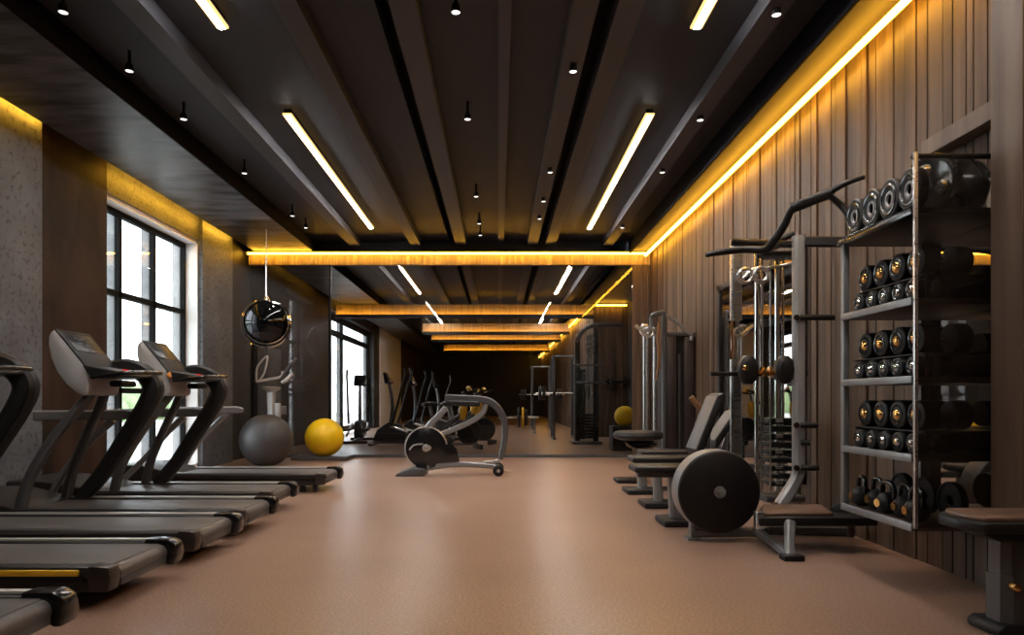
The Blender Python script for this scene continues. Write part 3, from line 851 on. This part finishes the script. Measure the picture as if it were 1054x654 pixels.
# ------------------------------------------------------------------ wall mirror behind the multi gym
t = thing('wall_mirror', 'tall black-framed mirror on the timber wall behind the multi gym', 'mirror', (XR - .02, 6.85, .3))
MB().lo((XR - .022, 5.78, .32), (XR - .010, 7.92, 2.28)).build('mirror_glass', M['mirror'], t)
fb = MB()
fb.lo((XR - .04, 7.88, .28), (XR - .002, 7.96, 2.32)); fb.lo((XR - .04, 5.74, .28), (XR - .002, 5.80, 2.32))
fb.lo((XR - .04, 5.74, 2.26), (XR - .002, 7.96, 2.32)); fb.lo((XR - .04, 5.74, .28), (XR - .002, 7.96, .34))
fb.build('frame', M['black_metal'], t)

# ------------------------------------------------------------------ multi gym
Y = 5.2
t = thing('multi_gym', 'multi gym tower with lat bar, big dark disc and low brown footplate before the rack', 'multi gym', (2.1, 5.0, 0))
MB().tube([P(822, 243, Y), P(822, 350, Y), P(822, 470, Y), P(821.5, 488, Y), P(815, 502, Y), P(803, 520, Y)], 1.0, side=(0, 1, 0), sec=(.085, .085), smooth=3).build('post', M['pale_metal'], t, label='tall grey front post with bent foot')
MB().tube([P(757.5, 247, 5.35), P(757.5, 330, 5.35)], 1.0, side=(0, 1, 0), sec=(.06, .085), smooth=0).build('post', M['silver'], t, label='short silver hanging post')
MB().tube([P(757.5, 370, 5.4), P(757.5, 545, 5.4)], 1.0, side=(0, 1, 0), sec=(.06, .085), smooth=0).build('post', M['silver'], t, label='silver lower post')
MB().bar(P(752, 250, 5.35), P(829, 252, 5.25), .07, .045).build('top_beam', M['black_metal'], t)
MB().tube([P(753, 248, 5.3), P(775, 250, 5.3), P(800, 248, 5.3), P(818, 240, 5.25)], [.022, .026, .026, .02], 10).build('lat_arm', M['black_metal'], t)
bb = MB().bar(P(829, 249, 5.15), P(872, 249.5, 5.05), .05, .075).build('wall_beam', M['black_metal'], t)
MB().tube([P(726, 263, 4.85), P(740, 260, 4.85), P(765, 257, 4.85), P(787, 257, 4.8), P(797, 247, 4.75), P(807, 232, 4.7), P(816, 214, 4.65), P(826, 208, 4.6), P(842, 203, 4.55), P(858, 197, 4.5)],
          [.016, .024, .026, .028, .030, .027, .024, .022, .022, .02], 12).build('lat_bar', M['black_metal'], t)
MB().tube([P(815, 214.5, 4.65), P(836, 206, 4.58), P(857, 198, 4.5)], [.036, .036, .036], 12).build('lat_grip', M['black_rubber'], t)
MB().tube([P(856, 197, 4.5), P(870, 189, 4.45), P(890, 182, 4.4)], [.02, .02, .016], 10).build('lat_link', M['black_metal'], t)
MB().tube([P(853, 201, 4.5), P(866, 212, 4.5), P(876, 226, 4.45)], [.018, .022, .02], 10).build('lat_link', M['black_metal'], t)
MB().bar(P(790, 256, 4.8), P(800, 252, 5.3), .06, .05, side=(1, 0, 0)).build('lat_bracket', M['black_metal'], t)
# guide rods and cables
for px, r, Yq in ((779, .018, 5.5), (784, .012, 5.5), (800, .02, 5.5), (793, .008, 5.45), (806, .010, 5.5)):
    MB().cyl(P(px, 262, Yq), P(px, 505, Yq), r, n=12).build('guide_rod', M['chrome'], t)
MB().lo(P(775, 268, 5.6), P(829, 258, 5.4), .01).build('rod_head', M['black_metal'], t)
for (px, py) in ((767, 284), (783, 283)):
    c_ = P(px, py, 5.3)
    MB().ring(c_, (0, 1, 0), .055, .016, 22).build('pulley', M['silver'], t)
MB().tube([P(764, 288, 5.3), P(775, 277, 5.3), P(790, 276, 5.3), P(822, 270, 5.25)], .012, 8).build('pulley_arm', M['silver'], t)
st = MB()
for k in range(9):
    z = 430 + k * 8
    st.lo(P(784, z, 5.65), P(820, z + 7, 5.45), .006)
st.build('weight_stack', M['black_metal'], t)
for k in range(9):
    if k % 2 == 0:
        MB().lo(P(798, 431 + k * 8, 5.46), P(806, 435 + k * 8, 5.44)).build('stack_pin', M['silver'], t)
MB().bar(P(783, 512, 5.55), P(822, 512, 5.55), .25, .05).build('stack_base', M['grey_dark'], t)
# butterfly pads on their bar
MB().bar(P(731, 385, 5.3), P(830, 385, 5.3), .04, .035).build('pad_bar', M['black_metal'], t)
for px in (770, 807):
    c_ = P(px, 381, 5.22)
    b_ = MB().lathe([(0, -.055), (.06, -.055), (.088, -.03), (.09, .03), (.06, .055), (0, .055)], (0, 0, 0), (0, 1, 0), 10)
    for v in b_.v: v.x *= .85; v.z *= 1.28
    for v in b_.v: v += c_
    b_.build('arm_pad', M['black_pad'], t)
MB().cyl(P(778, 383, 5.2), P(797, 383, 5.2), .016, n=12).cyl(P(783, 383, 5.2), P(786, 383, 5.2), .04, n=16).cyl(P(791, 383, 5.2), P(794, 383, 5.2), .04, n=16).build('pad_hub', M['gold'], t)
MB().cyl(P(766, 379, 5.15), P(769, 379, 5.13), .02, n=14).build('pad_badge', M['gold'], t)
# side pegs
for py, x1 in ((327, 859), (438, 842), (482, 843), (456, 834)):
    MB().cyl(P(824, py, 5.15), P(x1, py, 5.12), .022, n=12, bev=.006).build('peg', M['black_metal'], t)
for py in (327, 438, 482):
    MB().cyl(P(820, py, 5.16) + Vector((0, 0, 0)), P(820, py, 5.10), .022, n=14).build('bolt', M['chrome'], t)
# base frame
Yb = 4.86
MB().bar(P(711, 548.5, Yb), P(790, 547.5, Yb), .07, .065).build('base_beam', M['grey_metal'], t)
MB().bar(P(790, 545, 4.95), P(872, 546.5, 4.95), .07, .075).build('base_beam', M['grey_dark'], t)
MB().bar(P(712, 552, Yb), P(712, 530, Yb), .07, .03).lo((P(706, 556, Yb).x, Yb - .06, 0), (P(719, 556, Yb).x, Yb + .06, .015)).build('front_leg', M['grey_metal'], t)
MB().bar(P(778, 546, 4.8) , P(812, 572, 4.26), .05, .05, side=(1, 0, 0)).build('foot_strut', M['grey_metal'], t)
MB().tube([P(813, 538, 4.4), P(812.5, 560, 4.3), P(813, 573, 4.25)], [1.2, .95, 1.25], side=(0, 1, 0), sec=(.05, .055), smooth=0).build('foot_post', M['grey_metal'], t)
c_ = P(815, 577, 4.22)
MB().box((c_.x, c_.y, .018), (.13, .09, .036), .008).build('rubber_foot', M['black_rubber'], t)
# low footplate, near edge at Y 4.4
fp = [(P(781, 540, 4.40).x, 4.40), (P(906, 540, 4.4).x - .01, 4.40), (2.42, 4.62), (P(845, 522, 4.9).x, 4.86), (P(783, 522, 4.86).x, 4.86), (P(779, 530, 4.6).x, 4.6)]
MB().prism(fp, 'z', .175, .232, .012).build('footplate_frame', M['black_metal'], t)
fq = [(P(783, 532, 4.46).x, 4.46), (P(858, 532, 4.46).x, 4.46), (P(846, 522, 4.84).x, 4.84), (P(785, 522, 4.84).x, 4.84)]
MB().prism(fq, 'z', .228, .252, .01).build('footplate', M['brown_pad'], t)
MB().cyl(P(865, 527, 4.62), P(866, 527, 4.75), .06, n=24, bev=.015).build('roller', M['black_pad'], t)
MB().bar(P(876, 540, 4.7), P(876, 550, 4.9), .05, .05, side=(1, 0, 0)).build('rear_leg', M['grey_dark'], t)
MB().lo(P(779, 545, 4.42), P(784, 526, 4.48), .005).build('bracket', M['silver'], t)
MB().bar((P(800, 546, 4.95).x, 4.95, .06), (P(800, 546, 5.55).x, 5.6, .06), .06, .06, side=(1, 0, 0)).build('rear_beam', M['grey_dark'], t)
# big disc
c_ = P(741, 507, 4.72)
ds = MB().lathe([(0, 0), (.27, 0), (.282, .008), (.287, .02), (.287, .19), (.28, .2), (0, .2)], c_, (0, 1, 0), 64).build('disc', M['dark_disc'] if 'dark_disc' in M else mat('dark_disc', (.010, .008, .0085), .5, spec=.3, var=.15, scale=(4, 4, 4)), t)
MB().lathe([(.2875, .02), (.290, .03), (.290, .18), (.2875, .19)], c_, (0, 1, 0), 64).build('rim', M['grey_metal'], ds, label='grey rim band')
MB().lathe([(0, -.03), (.018, -.03), (.022, -.02), (.022, -.012), (.04, -.010), (.042, .002), (0, .002)], c_, (0, 1, 0), 24).build('hub', M['grey_metal'], t)

# ------------------------------------------------------------------ benches on the right
def incline_bench(label, Y, pad, back, foot, post, zpad, lean=None, w=.3):
    """pad, foot, post = x ranges in photo columns; back = two photo points"""
    xp = lambda q: (q - VX) / F * Y
    t = thing('incline_bench', label, 'weight bench', (xp(post[0]), Y, 0), 'benches along the timber wall')
    x0, x1 = xp(pad[0]), xp(pad[1])
    MB().box(((x0 + x1) / 2, Y, zpad - .028), (x1 - x0, w, .056), .022, seg=3).build('seat_pad', M['black_pad'], t)
    MB().lo((x0 + .04, Y - .05, zpad - .10), (x1 + .25, Y + .05, zpad - .054), .006).build('seat_beam', M['grey_dark'], t)
    MB().bar((xp(sum(post) / 2) + .02, Y, .02), (xp(sum(post) / 2), Y, zpad - .06), .09, (post[1] - post[0]) / F * Y).build('post', M['grey_metal'], t)
    MB().box((xp(sum(foot) / 2), Y, .025), (xp(foot[1]) - xp(foot[0]), .34, .05), .012).build('foot_plate', M['black_rubber'], t)
    bx = xp(foot[1])
    MB().lo((xp(post[1]), Y - .03, .02), (x1 + .3, Y + .03, .07), .006).build('base_beam', M['grey_dark'], t)
    MB().box((x1 + .28, Y, .03), (.08, .4, .06), .012).build('rear_foot', M['black_rubber'], t)
    MB().bar((x1 + .24, Y, .05), (x1 + .16, Y, zpad - .06), .05, .05).build('rear_leg', M['grey_dark'], t)
    if back:
        a = P(back[0][0], back[0][1], Y); b = P(back[1][0], back[1][1], Y)
        dv = (b - a).normalized(); nv = Vector((-dv.z, 0, dv.x)); 
        q = [a - nv * .0, a + dv * .06 + nv * .035, b - dv * .03 + nv * .035, b + dv * .01 + nv * .015, b - nv * .02, a - nv * .025]
        bp = MB().prism([(p.x, p.z) for p in q], 'y', Y - w / 2, Y + w / 2, .014).build('backrest', M['black_pad'], t)
        MB().prism([(p.x, p.z) for p in (a + dv * .05 + nv * .030, b - dv * .035 + nv * .033, b - dv * .03 + nv * .044, a + dv * .055 + nv * .042)], 'y', Y - w / 2 + .01, Y + w / 2 - .01, .004).build('backrest_face', M['grey_pad'], bp, label='paler grey leather face')
        m_ = (a + b) / 2
        MB().bar((m_.x + .02, Y, m_.z), (x1 + .18, Y, zpad - .05), .04, .04).build('back_support', M['silver'], t)
    return t
M['grey_pad'] = mat('grey_leather', (.16, .155, .155), .4, var=.1, scale=(40, 40, 40))
incline_bench('incline bench with tall grey-faced backrest right behind the big disc', 5.45, (650, 706), ((713, 470), (739, 406)), (679, 714), (687, 701), .475)
M_old = M['grey_pad']
b2 = incline_bench('incline bench with shorter thick backrest behind the first incline bench', 6.35, (648, 716), ((731, 460), (757, 423)), (660, 689), (671, 680), .47, w=.28)
Yx = 5.9
t = thing('dip_handle', 'small tilted brown handle on a silver stem between the two backrests', 'handle', (P(722, 430, Yx).x, Yx, 0))
MB().tube([(P(722, 430, Yx).x + .02, Yx, .0), P(727, 470, Yx), P(724, 424, Yx)], .014, 10, smooth=0).build('stem', M['silver'], t)
MB().tube([P(725, 426, Yx), P(717, 416, Yx), P(711, 409, Yx)], [.02, .026, .024], 12).build('grip', M['rope'], t)
MB().box((P(722, 430, Yx).x + .02, Yx, .012), (.16, .16, .024), .006).build('base', M['black_metal'], t)
b3 = incline_bench('flat low bench third in line along the timber wall, half hidden', 7.25, (658, 722), None, (643, 675), (655, 664), .46, w=.28)
Yx = 8.2
xx = P(657, 450, Yx).x
t = thing('round_stool', 'round black padded stool with lever mechanism by the cable tower', 'stool', (xx, Yx, 0))
zt = P(657, 443.5, Yx).z
MB().lathe([(0, 0), (.22, 0), (.285, .02), (.30, .06), (.285, .095), (.24, .11), (0, .112)], (xx, Yx, zt - .112), (0, 0, 1), 40).build('seat', M['black_pad'], t)
MB().box((xx + .03, Yx, zt - .16), (.34, .16, .08), .03).tube([(xx - .16, Yx - .05, zt - .13), (xx - .05, Yx - .1, zt - .2), (xx + .12, Yx - .08, zt - .19)], .02, 8).build('mechanism', M['black_gloss'], t)
MB().cyl((xx + .03, Yx, .03), (xx + .03, Yx, zt - .15), .045, n=18).build('post', M['grey_metal'], t)
MB().tube([(xx + .14, Yx, zt - .17), (xx + .24, Yx, zt - .22), (xx + .27, Yx, zt - .3)], .024, 10).build('lever', M['silver'], t)
MB().box((P(646.5, 494, Yx).x, Yx, .022), (.31, .32, .044), .012).build('foot_plate', M['black_rubber'], t)

# bench cut by the right edge of the frame
Yx = 2.93
t = thing('weight_bench', 'brown-topped bench on a thick grey post cut by the right edge', 'weight bench', (2.25, Yx, 0))
x0 = 1.945
MB().prism([(x0, Yx - .06), (x0 + .05, Yx - .155), (2.57, Yx - .155), (2.57, Yx + .155), (x0 + .05, Yx + .155), (x0, Yx + .08)], 'z', .445, .492, .016).build('pad_base', M['black_pad'], t)
MB().prism([(x0 + .03, Yx - .05), (x0 + .065, Yx - .125), (2.565, Yx - .125), (2.565, Yx + .13), (x0 + .065, Yx + .13), (x0 + .03, Yx + .07)], 'z', .485, .512, .012).build('pad', M['brown_pad'], t)
MB().prism([(x0 + .05, .445), (2.56, .445), (2.56, .405), (x0 + .14, .405)], 'y', Yx - .11, Yx + .11, .01).build('pad_frame', M['black_metal'], t)
MB().bar((2.20, Yx, .03), (2.20, Yx, .41), .13, .13).build('post', M['grey_dark'], t)
MB().bar((2.205, Yx, .03), (2.205, Yx, .25), .15, .15).build('post_sleeve', M['grey_dark'], t)
MB().cyl((2.160, Yx - .07, .215), (2.160, Yx - .105, .215), .018, n=16, bev=.004).build('knob', M['gold'], t, label='brass adjusting knob')
MB().prism([(2.09, 0), (2.31, 0), (2.32, .03), (2.29, .05), (2.11, .05), (2.08, .03)], 'y', Yx - .10, Yx + .10, .01).build('foot', M['black_rubber'], t)

# ------------------------------------------------------------------ cable tower at the right back
Yx = 8.95
t = thing('cable_tower', 'tall dark cable tower with chrome rods against the timber wall near the glass', 'cable machine', (2.2, 9.2, 0))
MB().lo((P(686, 467, Yx).x, Yx, .03), (P(696.5, 467, Yx).x, Yx + .55, P(0, 345, Yx).z), .008).build('cabinet_panel', M['dark_panel2'] if 'dark_panel2' in M else mat('cabinet_brown', (.030, .022, .022), .4, var=.1), t)
MB().lo((P(704.5, 467, Yx).x, Yx, .03), (2.575, Yx + .55, P(0, 347, Yx).z), .008).build('cabinet_panel', bpy.data.materials['cabinet_brown'], t)
MB().lo((P(696.5, 467, Yx).x, Yx + .06, .03), (P(704.5, 467, Yx).x, Yx + .5, P(0, 349, Yx).z)).build('weight_stack', M['black_slot'], t)
MB().lo((P(699, 467, Yx).x, Yx + .03, .3), (P(701, 467, Yx).x, Yx + .05, 1.6)).build('stack_rod', M['grey_dark'], t)
MB().lo((P(686, 0, Yx).x, Yx - .01, P(0, 346, Yx).z), (2.575, Yx + .56, P(0, 342, Yx).z), .008).build('cabinet_top', M['grey_dark'], t)
MB().bar(P(683, 322, Yx), (P(683, 0, Yx).x, Yx, .02), .07, .06).build('post', M['grey_dark'], t)
for px in (663, 666, 674):
    MB().cyl(P(px, 337, Yx + .1), (P(px, 0, Yx + .1).x, Yx + .1, .12), .016 if px != 674 else .026, n=12).build('guide_rod', M['silver'], t)
MB().lo((P(660, 0, Yx).x, Yx - .05, 0), (P(686, 0, Yx).x, Yx + .3, .06), .01).build('base', M['grey_dark'], t)
MB().lo((P(662, 0, Yx).x, Yx + .02, .06), (P(677, 0, Yx).x, Yx + .2, .42), .01).build('plate_stack', M['black_metal'], t)
MB().tube([P(670, 326, Yx), P(676, 323, Yx), P(684, 321.5, Yx)], [1, 1.1, 1], side=(0, 1, 0), sec=(.07, .06), smooth=3).bar(P(670, 326, Yx), P(671, 336, Yx), .06, .05).build('head_beam', M['grey_dark'], t)
MB().tube([P(685, 325, Yx), P(697, 332, Yx), P(705, 340, Yx), P(711, 344, Yx)], [.03, .026, .026, .03], 10).build('top_arm', M['grey_metal'], t)
MB().tube([P(711, 342, Yx), P(712, 346, Yx), P(711.5, 351, Yx)], .03, 10).build('arm_end', M['silver'], t)
MB().tube([P(654, 335, Yx), P(660, 340, Yx), P(666, 345, Yx)], [.022, .024, .02], 10).build('pulley_arm', M['silver'], t)
for px, py in ((664, 340), (668, 342)):
    MB().ring(P(px, py, Yx + .02), (0, 1, 0), .06, .02, 20).build('pulley', M['silver'], t)
MB().tube([P(678, 331, Yx - .04), P(677, 350, Yx - .05), P(678, 372, Yx - .05), P(675, 392, Yx - .05)], [.014, .02, .016, .012], 8).tube([P(679, 334, Yx - .05), P(680, 355, Yx - .05), P(679, 380, Yx - .05)], .010, 8).build('tricep_rope', M['rope'], t, label='tan hanging rope')

# ------------------------------------------------------------------ hall beyond the glass
def elliptical(name, label, loc, rz=0.0, accent=False):
    t = thing(name, label, 'cross trainer', (0, 0, 0))
    g = M['grey_dark']
    MB().lo((-.75, -.05, .03), (.75, .05, .09), .01).build('base_beam', g, t)
    for x in (-.72, .72):
        MB().box((x, 0, .03), (.08, .55, .06), .015).build('stabilizer', M['black_rubber'], t)
    MB().prism([(.0, .09), (-.02, .30), (.12, .47), (.38, .50), (.62, .34), (.72, .10)], 'y', -.11, .11, .03).build('flywheel_hood', M['dark_plastic'], t)
    MB().tube([(.34, 0, .45), (.30, 0, .8), (.33, 0, 1.15), (.38, 0, 1.36)], [.045, .04, .036, .03], 12).build('mast', g, t)
    c_ = MB().prism([(.30, 1.36), (.44, 1.58), (.48, 1.57), (.44, 1.34), (.36, 1.30)], 'y', -.15, .15, .02).build('console', M['black_gloss'], t)
    for sgn in (-1, 1):
        y = sgn * .26
        MB().tube([(.26, y, .42), (.12, y, .9), (.02, y, 1.3), (-.06, y, 1.52), (-.02, y, 1.68)], [.028, .026, .024, .026, .026], 10).build('arm_lever', M['black_metal'], t)
        MB().tube([(.30, y * .7, .42), (-.1, y * .75, .30), (-.62, y * .75, .18)], .028, 10).build('pedal_bar', M['silver'], t)
        MB().box((-.28, y * .75, .30), (.38, .16, .05), .02).build('pedal', M['yellow_paint'] if accent else M['black_rubber'], t)
    t.location = loc; t.rotation_euler = (0, 0, rz)
    return t
# cross trainer in front of the far window
Yx = 15.9
e1 = elliptical('cross_trainer', 'dark cross trainer in front of the far window, seen through the glass', (P(369, 456, Yx).x, Yx, 0), PI * .53)
# black low-slung console bike/step next to it
e2 = elliptical('cross_trainer', 'dark cross trainer before the pale wall panel, with raised arms', (P(418, 458, 14.6).x, 14.6, 0), PI * .97)
e3 = dup(e2, (P(440, 458, 16.6).x, 16.6, 0), 'cross trainer standing right of the pale wall panel, half behind the other', rz=PI * .93)

def spin_bike(label):
    t = thing('spin_bike', label, 'spin bike', (0, 0, 0), 'yellow and black bikes beyond the glass')
    MB().ring((.42, 0, .34), (0, 1, 0), .22, .035, 32, 8).cyl((.42, -.03, .34), (.42, .03, .34), .20, n=32).build('flywheel', M['black_metal'], t)
    MB().prism([(.22, .60), (.20, .78), (.27, .95), (.36, .95), (.37, .74), (.31, .58)], 'y', -.06, .06, .02).build('fork_shroud', M['yellow_paint'], t)
    MB().tube([(.30, 0, .72), (.0, 0, .52), (-.32, 0, .30)], [.05, .05, .045], 10).build('main_tube', M['grey_dark'], t)
    MB().tube([(-.32, 0, .12), (-.30, 0, .45), (-.38, 0, .86)], .035, 10).build('seat_post', M['grey_metal'], t)
    MB().prism([(-.55, .86), (-.52, .93), (-.36, .95), (-.20, .91), (-.22, .87)], 'y', -.10, .10, .03).build('saddle', M['black_pad'], t)
    MB().tube([(.28, 0, .86), (.30, 0, 1.05), (.34, 0, 1.12)], .03, 10).build('stem', M['grey_metal'], t)
    MB().tube([(.55, -.16, 1.2), (.36, -.2, 1.14), (.30, 0, 1.12), (.36, .2, 1.14), (.55, .16, 1.2)], .022, 10).build('handlebar', M['black_rubber'], t)
    MB().box((.42, 0, 1.2), (.05, .18, .12), .015, rot=(0, -.5, 0)).build('display', M['yellow_paint'], t)
    MB().lo((-.45, -.03, .08), (.6, .03, .13), .01).build('base_beam', M['grey_dark'], t)
    for x in (-.42, .6):
        MB().box((x, 0, .05), (.07, .5, .1), .02).build('stabilizer', M['black_rubber'], t)
    MB().cyl((.05, -.14, .34), (.05, .14, .34), .05, n=16).box((.12, -.16, .22), (.1, .08, .03), .008).box((-.02, .16, .46), (.1, .08, .03), .008).build('crank', M['black_metal'], t)
    return t
sb = spin_bike('black and yellow spin bike seen through the frame of the near exercise bike')
sb.location = (P(462, 470, 13.4).x, 13.4, 0); sb.rotation_euler = (0, 0, .35)
dup(sb, (P(480, 470, 15.1).x, 15.1, 0), 'black and yellow spin bike second in depth beyond the glass', rz=-.3)
dup(sb, (P(476, 470, 16.9).x, 16.9, 0), 'black and yellow spin bike farthest back beyond the glass', rz=.2)
dup(e2, (P(462, 470, 20.2).x, 20.2, 0), 'cross trainer farthest back, behind the yellow bikes', rz=PI * 1.02)

# plate tree on the floor far back
Yx = 20.0
t = thing('barbell_stand', 'low stand with loaded plates on the floor far beyond the glass', 'plate stand', (P(535, 446, Yx).x, Yx, 0))
c_ = P(537, 430, Yx)
for dx, r in ((-.12, .30), (.0, .30), (.10, .24)):
    MB().cyl((c_.x + dx, Yx - .0, c_.z), (c_.x + dx + .06, Yx, c_.z), r, n=28, bev=.015).build('plate', M['black_rubber'] if dx != 0 else M['yellow_paint'], t)
MB().cyl((c_.x - .7, Yx, c_.z), (c_.x + .5, Yx, c_.z), .03, n=12).build('bar', M['silver'], t)
for dx in (-.55, .38):
    MB().bar((c_.x + dx, Yx, c_.z), (c_.x + dx, Yx, .03), .06, .06).box((c_.x + dx, Yx, .02), (.08, .6, .04), .01).build('leg', M['grey_metal'], t)

# big dark gym tower and its cable frames beyond the glass
Yx = 15.2
def X(px): return (px - VX) / F * Yx
def Zp(py): return CAMH - (py - VY) / F * Yx
t = thing('gym_tower', 'tall dark gym tower with pulley head beyond the glass by the timber return', 'gym machine', (X(606), Yx, 0))
for a, b_ in ((592, 597), (611, 616)):
    MB().lo((X(a), Yx, 0), (X(b_), Yx + .12, Zp(350 if a < 600 else 338)), .01).build('post', M['black_metal'], t)
MB().lo((X(597), Yx + .04, .1), (X(603), Yx + .4, Zp(380)), .02).build('cabinet', M['dark_plastic'], t)
MB().tube([(X(593), Yx, Zp(352)), (X(601), Yx, Zp(340)), (X(613), Yx, Zp(335)), (X(640), Yx, Zp(334))], 1, side=(0, 1, 0), sec=(.1, .1), smooth=4).build('head_beam', M['grey_dark'], t)
for px in (605, 608):
    MB().cyl((X(px), Yx + .05, .1), (X(px), Yx + .05, Zp(345)), .02, n=10).build('guide_rod', M['grey_metal'], t)
for py in (349, 355, 361):
    MB().ring((X(607), Yx - .02, Zp(py)), (0, 1, 0), .08, .025, 18).build('pulley', M['grey_metal'], t)
ws = MB()
for k in range(8): ws.lo((X(602), Yx + .02, .12 + k * .07), (X(611), Yx + .2, .18 + k * .07), .006)
ws.build('weight_stack', M['black_metal'], t)
MB().lo((X(588), Yx - .3, 0), (X(618), Yx + .4, .06), .01).build('base', M['grey_dark'], t)
for py in (376, 394):
    MB().cyl((X(590), Yx - .04, Zp(py)), (X(622), Yx - .04, Zp(py)), .025, n=10).build('cross_bar', M['grey_dark'], t)

def power_rack(label, x, y, w, d, h):
    t = thing('power_rack', label, 'power rack', (0, 0, 0))
    for sx in (0, 1):
        for sy in (0, 1):
            MB().lo((sx * w - .03, sy * d - .03, 0), (sx * w + .03, sy * d + .03, h), .006).build('post', M['grey_dark'], t)
        MB().lo((sx * w - .03, 0, h - .06), (sx * w + .03, d, h), .006).build('top_beam', M['grey_dark'], t)
        MB().lo((sx * w - .03, -.3, 0), (sx * w + .03, d, .06), .006).build('floor_beam', M['grey_dark'], t)
    MB().cyl((0, 0, h - .03), (w, 0, h - .03), .025, n=12).build('pull_up_bar', M['grey_metal'], t)
    br = MB().cyl((-.45, -.09, 1.15), (w + .45, -.09, 1.15), .016, n=12).build('barbell', M['silver'], t)
    for x0 in (-.38, -.28, w + .2, w + .3):
        MB().cyl((x0, -.09, 1.15), (x0 + .06, -.09, 1.15), .17, n=24, bev=.01).build('plate', M['black_rubber'], br)
    for sx in (0, 1):
        MB().box((sx * w, -.06, 1.13), (.07, .12, .08), .008).build('hook', M['black_metal'], t)
    t.location = (x, y, 0)
    return t
power_rack('slim power rack with barbell left of the dark gym tower', P(570, 450, 17.0).x, 17.0, .52, .6, 2.1)
power_rack('distant power rack with barbell, smallest in the hall beyond', P(548, 440, 22.5).x, 22.5, .6, .6, 2.1)
# box with the far yellow ball
Yx = 13.2
bx = MB().box((0, 0, .24), (.5, .4, .48), .02).build('plyo_box', M['dark_plastic']); bx.location = (P(642, 0, Yx).x, Yx, 0)
tag(bx, 'dark step box holding up the small yellow ball', 'step box')
o = MB().sphere((0, 0, 0), .20, 36, 20)
for v in o.v: v.z = max(v.z, -.185)
b = o.build('medicine_ball', M['yellow']); b.location = (P(643, 0, Yx).x, Yx, .48 + .186)
tag(b, 'small yellow ball on a step box near the timber end of the partition', 'exercise ball')
# wall dumbbell holder seen beside the far yellow ball
t = thing('wall_bar', 'dark wall bar with two knobs on the timber return', 'wall bar', (P(640, 392, 17.7).x, 17.7, P(0, 392, 17.7).z))
MB().cyl(P(622, 393, 17.7), P(652, 393, 17.7), .03, n=12).cyl(P(628, 393, 17.7), P(631, 393, 17.7), .12, n=20, bev=.02).cyl(P(641, 393, 17.7), P(645, 393, 17.7), .14, n=20, bev=.02).build('bar', M['black_metal'], t)
MB().lo(P(625, 396, 17.7), P(628, 390, 17.9)).lo(P(647, 396, 17.7), P(650, 390, 17.9)).build('mount', M['black_metal'], t)

# ------------------------------------------------------------------ daylight
w = bpy.data.worlds.new('overcast_sky'); SC.world = w; w.use_nodes = True
nt = w.node_tree; nt.nodes.clear()
wo = nt.nodes.new('ShaderNodeOutputWorld'); bg = nt.nodes.new('ShaderNodeBackground')
bg.inputs['Color'].default_value = (.86, .94, 1.0, 1); bg.inputs['Strength'].default_value = 10.0
nt.links.new(bg.outputs[0], wo.inputs['Surface'])
for i, (y0, y1, z0, z1) in enumerate(((W0, W1, .08, 3.22), (V0, V1, .05, 3.3))):
    l = bpy.data.lights.new('window_portal', 'AREA'); l.shape = 'RECTANGLE'; l.size = y1 - y0; l.size_y = z1 - z0
    l.cycles.is_portal = True
    lo_ = bpy.data.objects.new('window_portal', l); COL.objects.link(lo_)
    lo_.location = (XL - .32, (y0 + y1) / 2, (z0 + z1) / 2)
    lo_.rotation_euler = Vector((1, 0, 0)).to_track_quat('-Z', 'Z').to_euler()
    # make width lie along y
    lo_.rotation_euler = (PI / 2, 0, -PI / 2)

# ------------------------------------------------------------------ camera
cam = bpy.data.cameras.new('camera'); co = bpy.data.objects.new('camera', cam); COL.objects.link(co)
cam.sensor_width = 36; cam.lens = 36 * F / 1054.0
cam.shift_x = (527 - VX) / 1054.0; cam.shift_y = (VY - 327) / 1054.0
co.location = (0, 0, CAMH); co.rotation_euler = (PI / 2, 0, 0)
cam.clip_start = .05; cam.clip_end = 300
SC.camera = co
vs = SC.view_settings
vs.view_transform = 'Standard'; vs.look = 'None'; vs.gamma = 1.0; vs.exposure = 0.15; vs.use_curve_mapping = False
SC.cycles.max_bounces = 8; SC.cycles.diffuse_bounces = 4; SC.cycles.glossy_bounces = 5; SC.cycles.transparent_max_bounces = 12
SC.cycles.caustics_reflective = False; SC.cycles.caustics_refractive = False
SC.cycles.sample_clamp_indirect = 4.0
SC.cycles.use_denoising = True
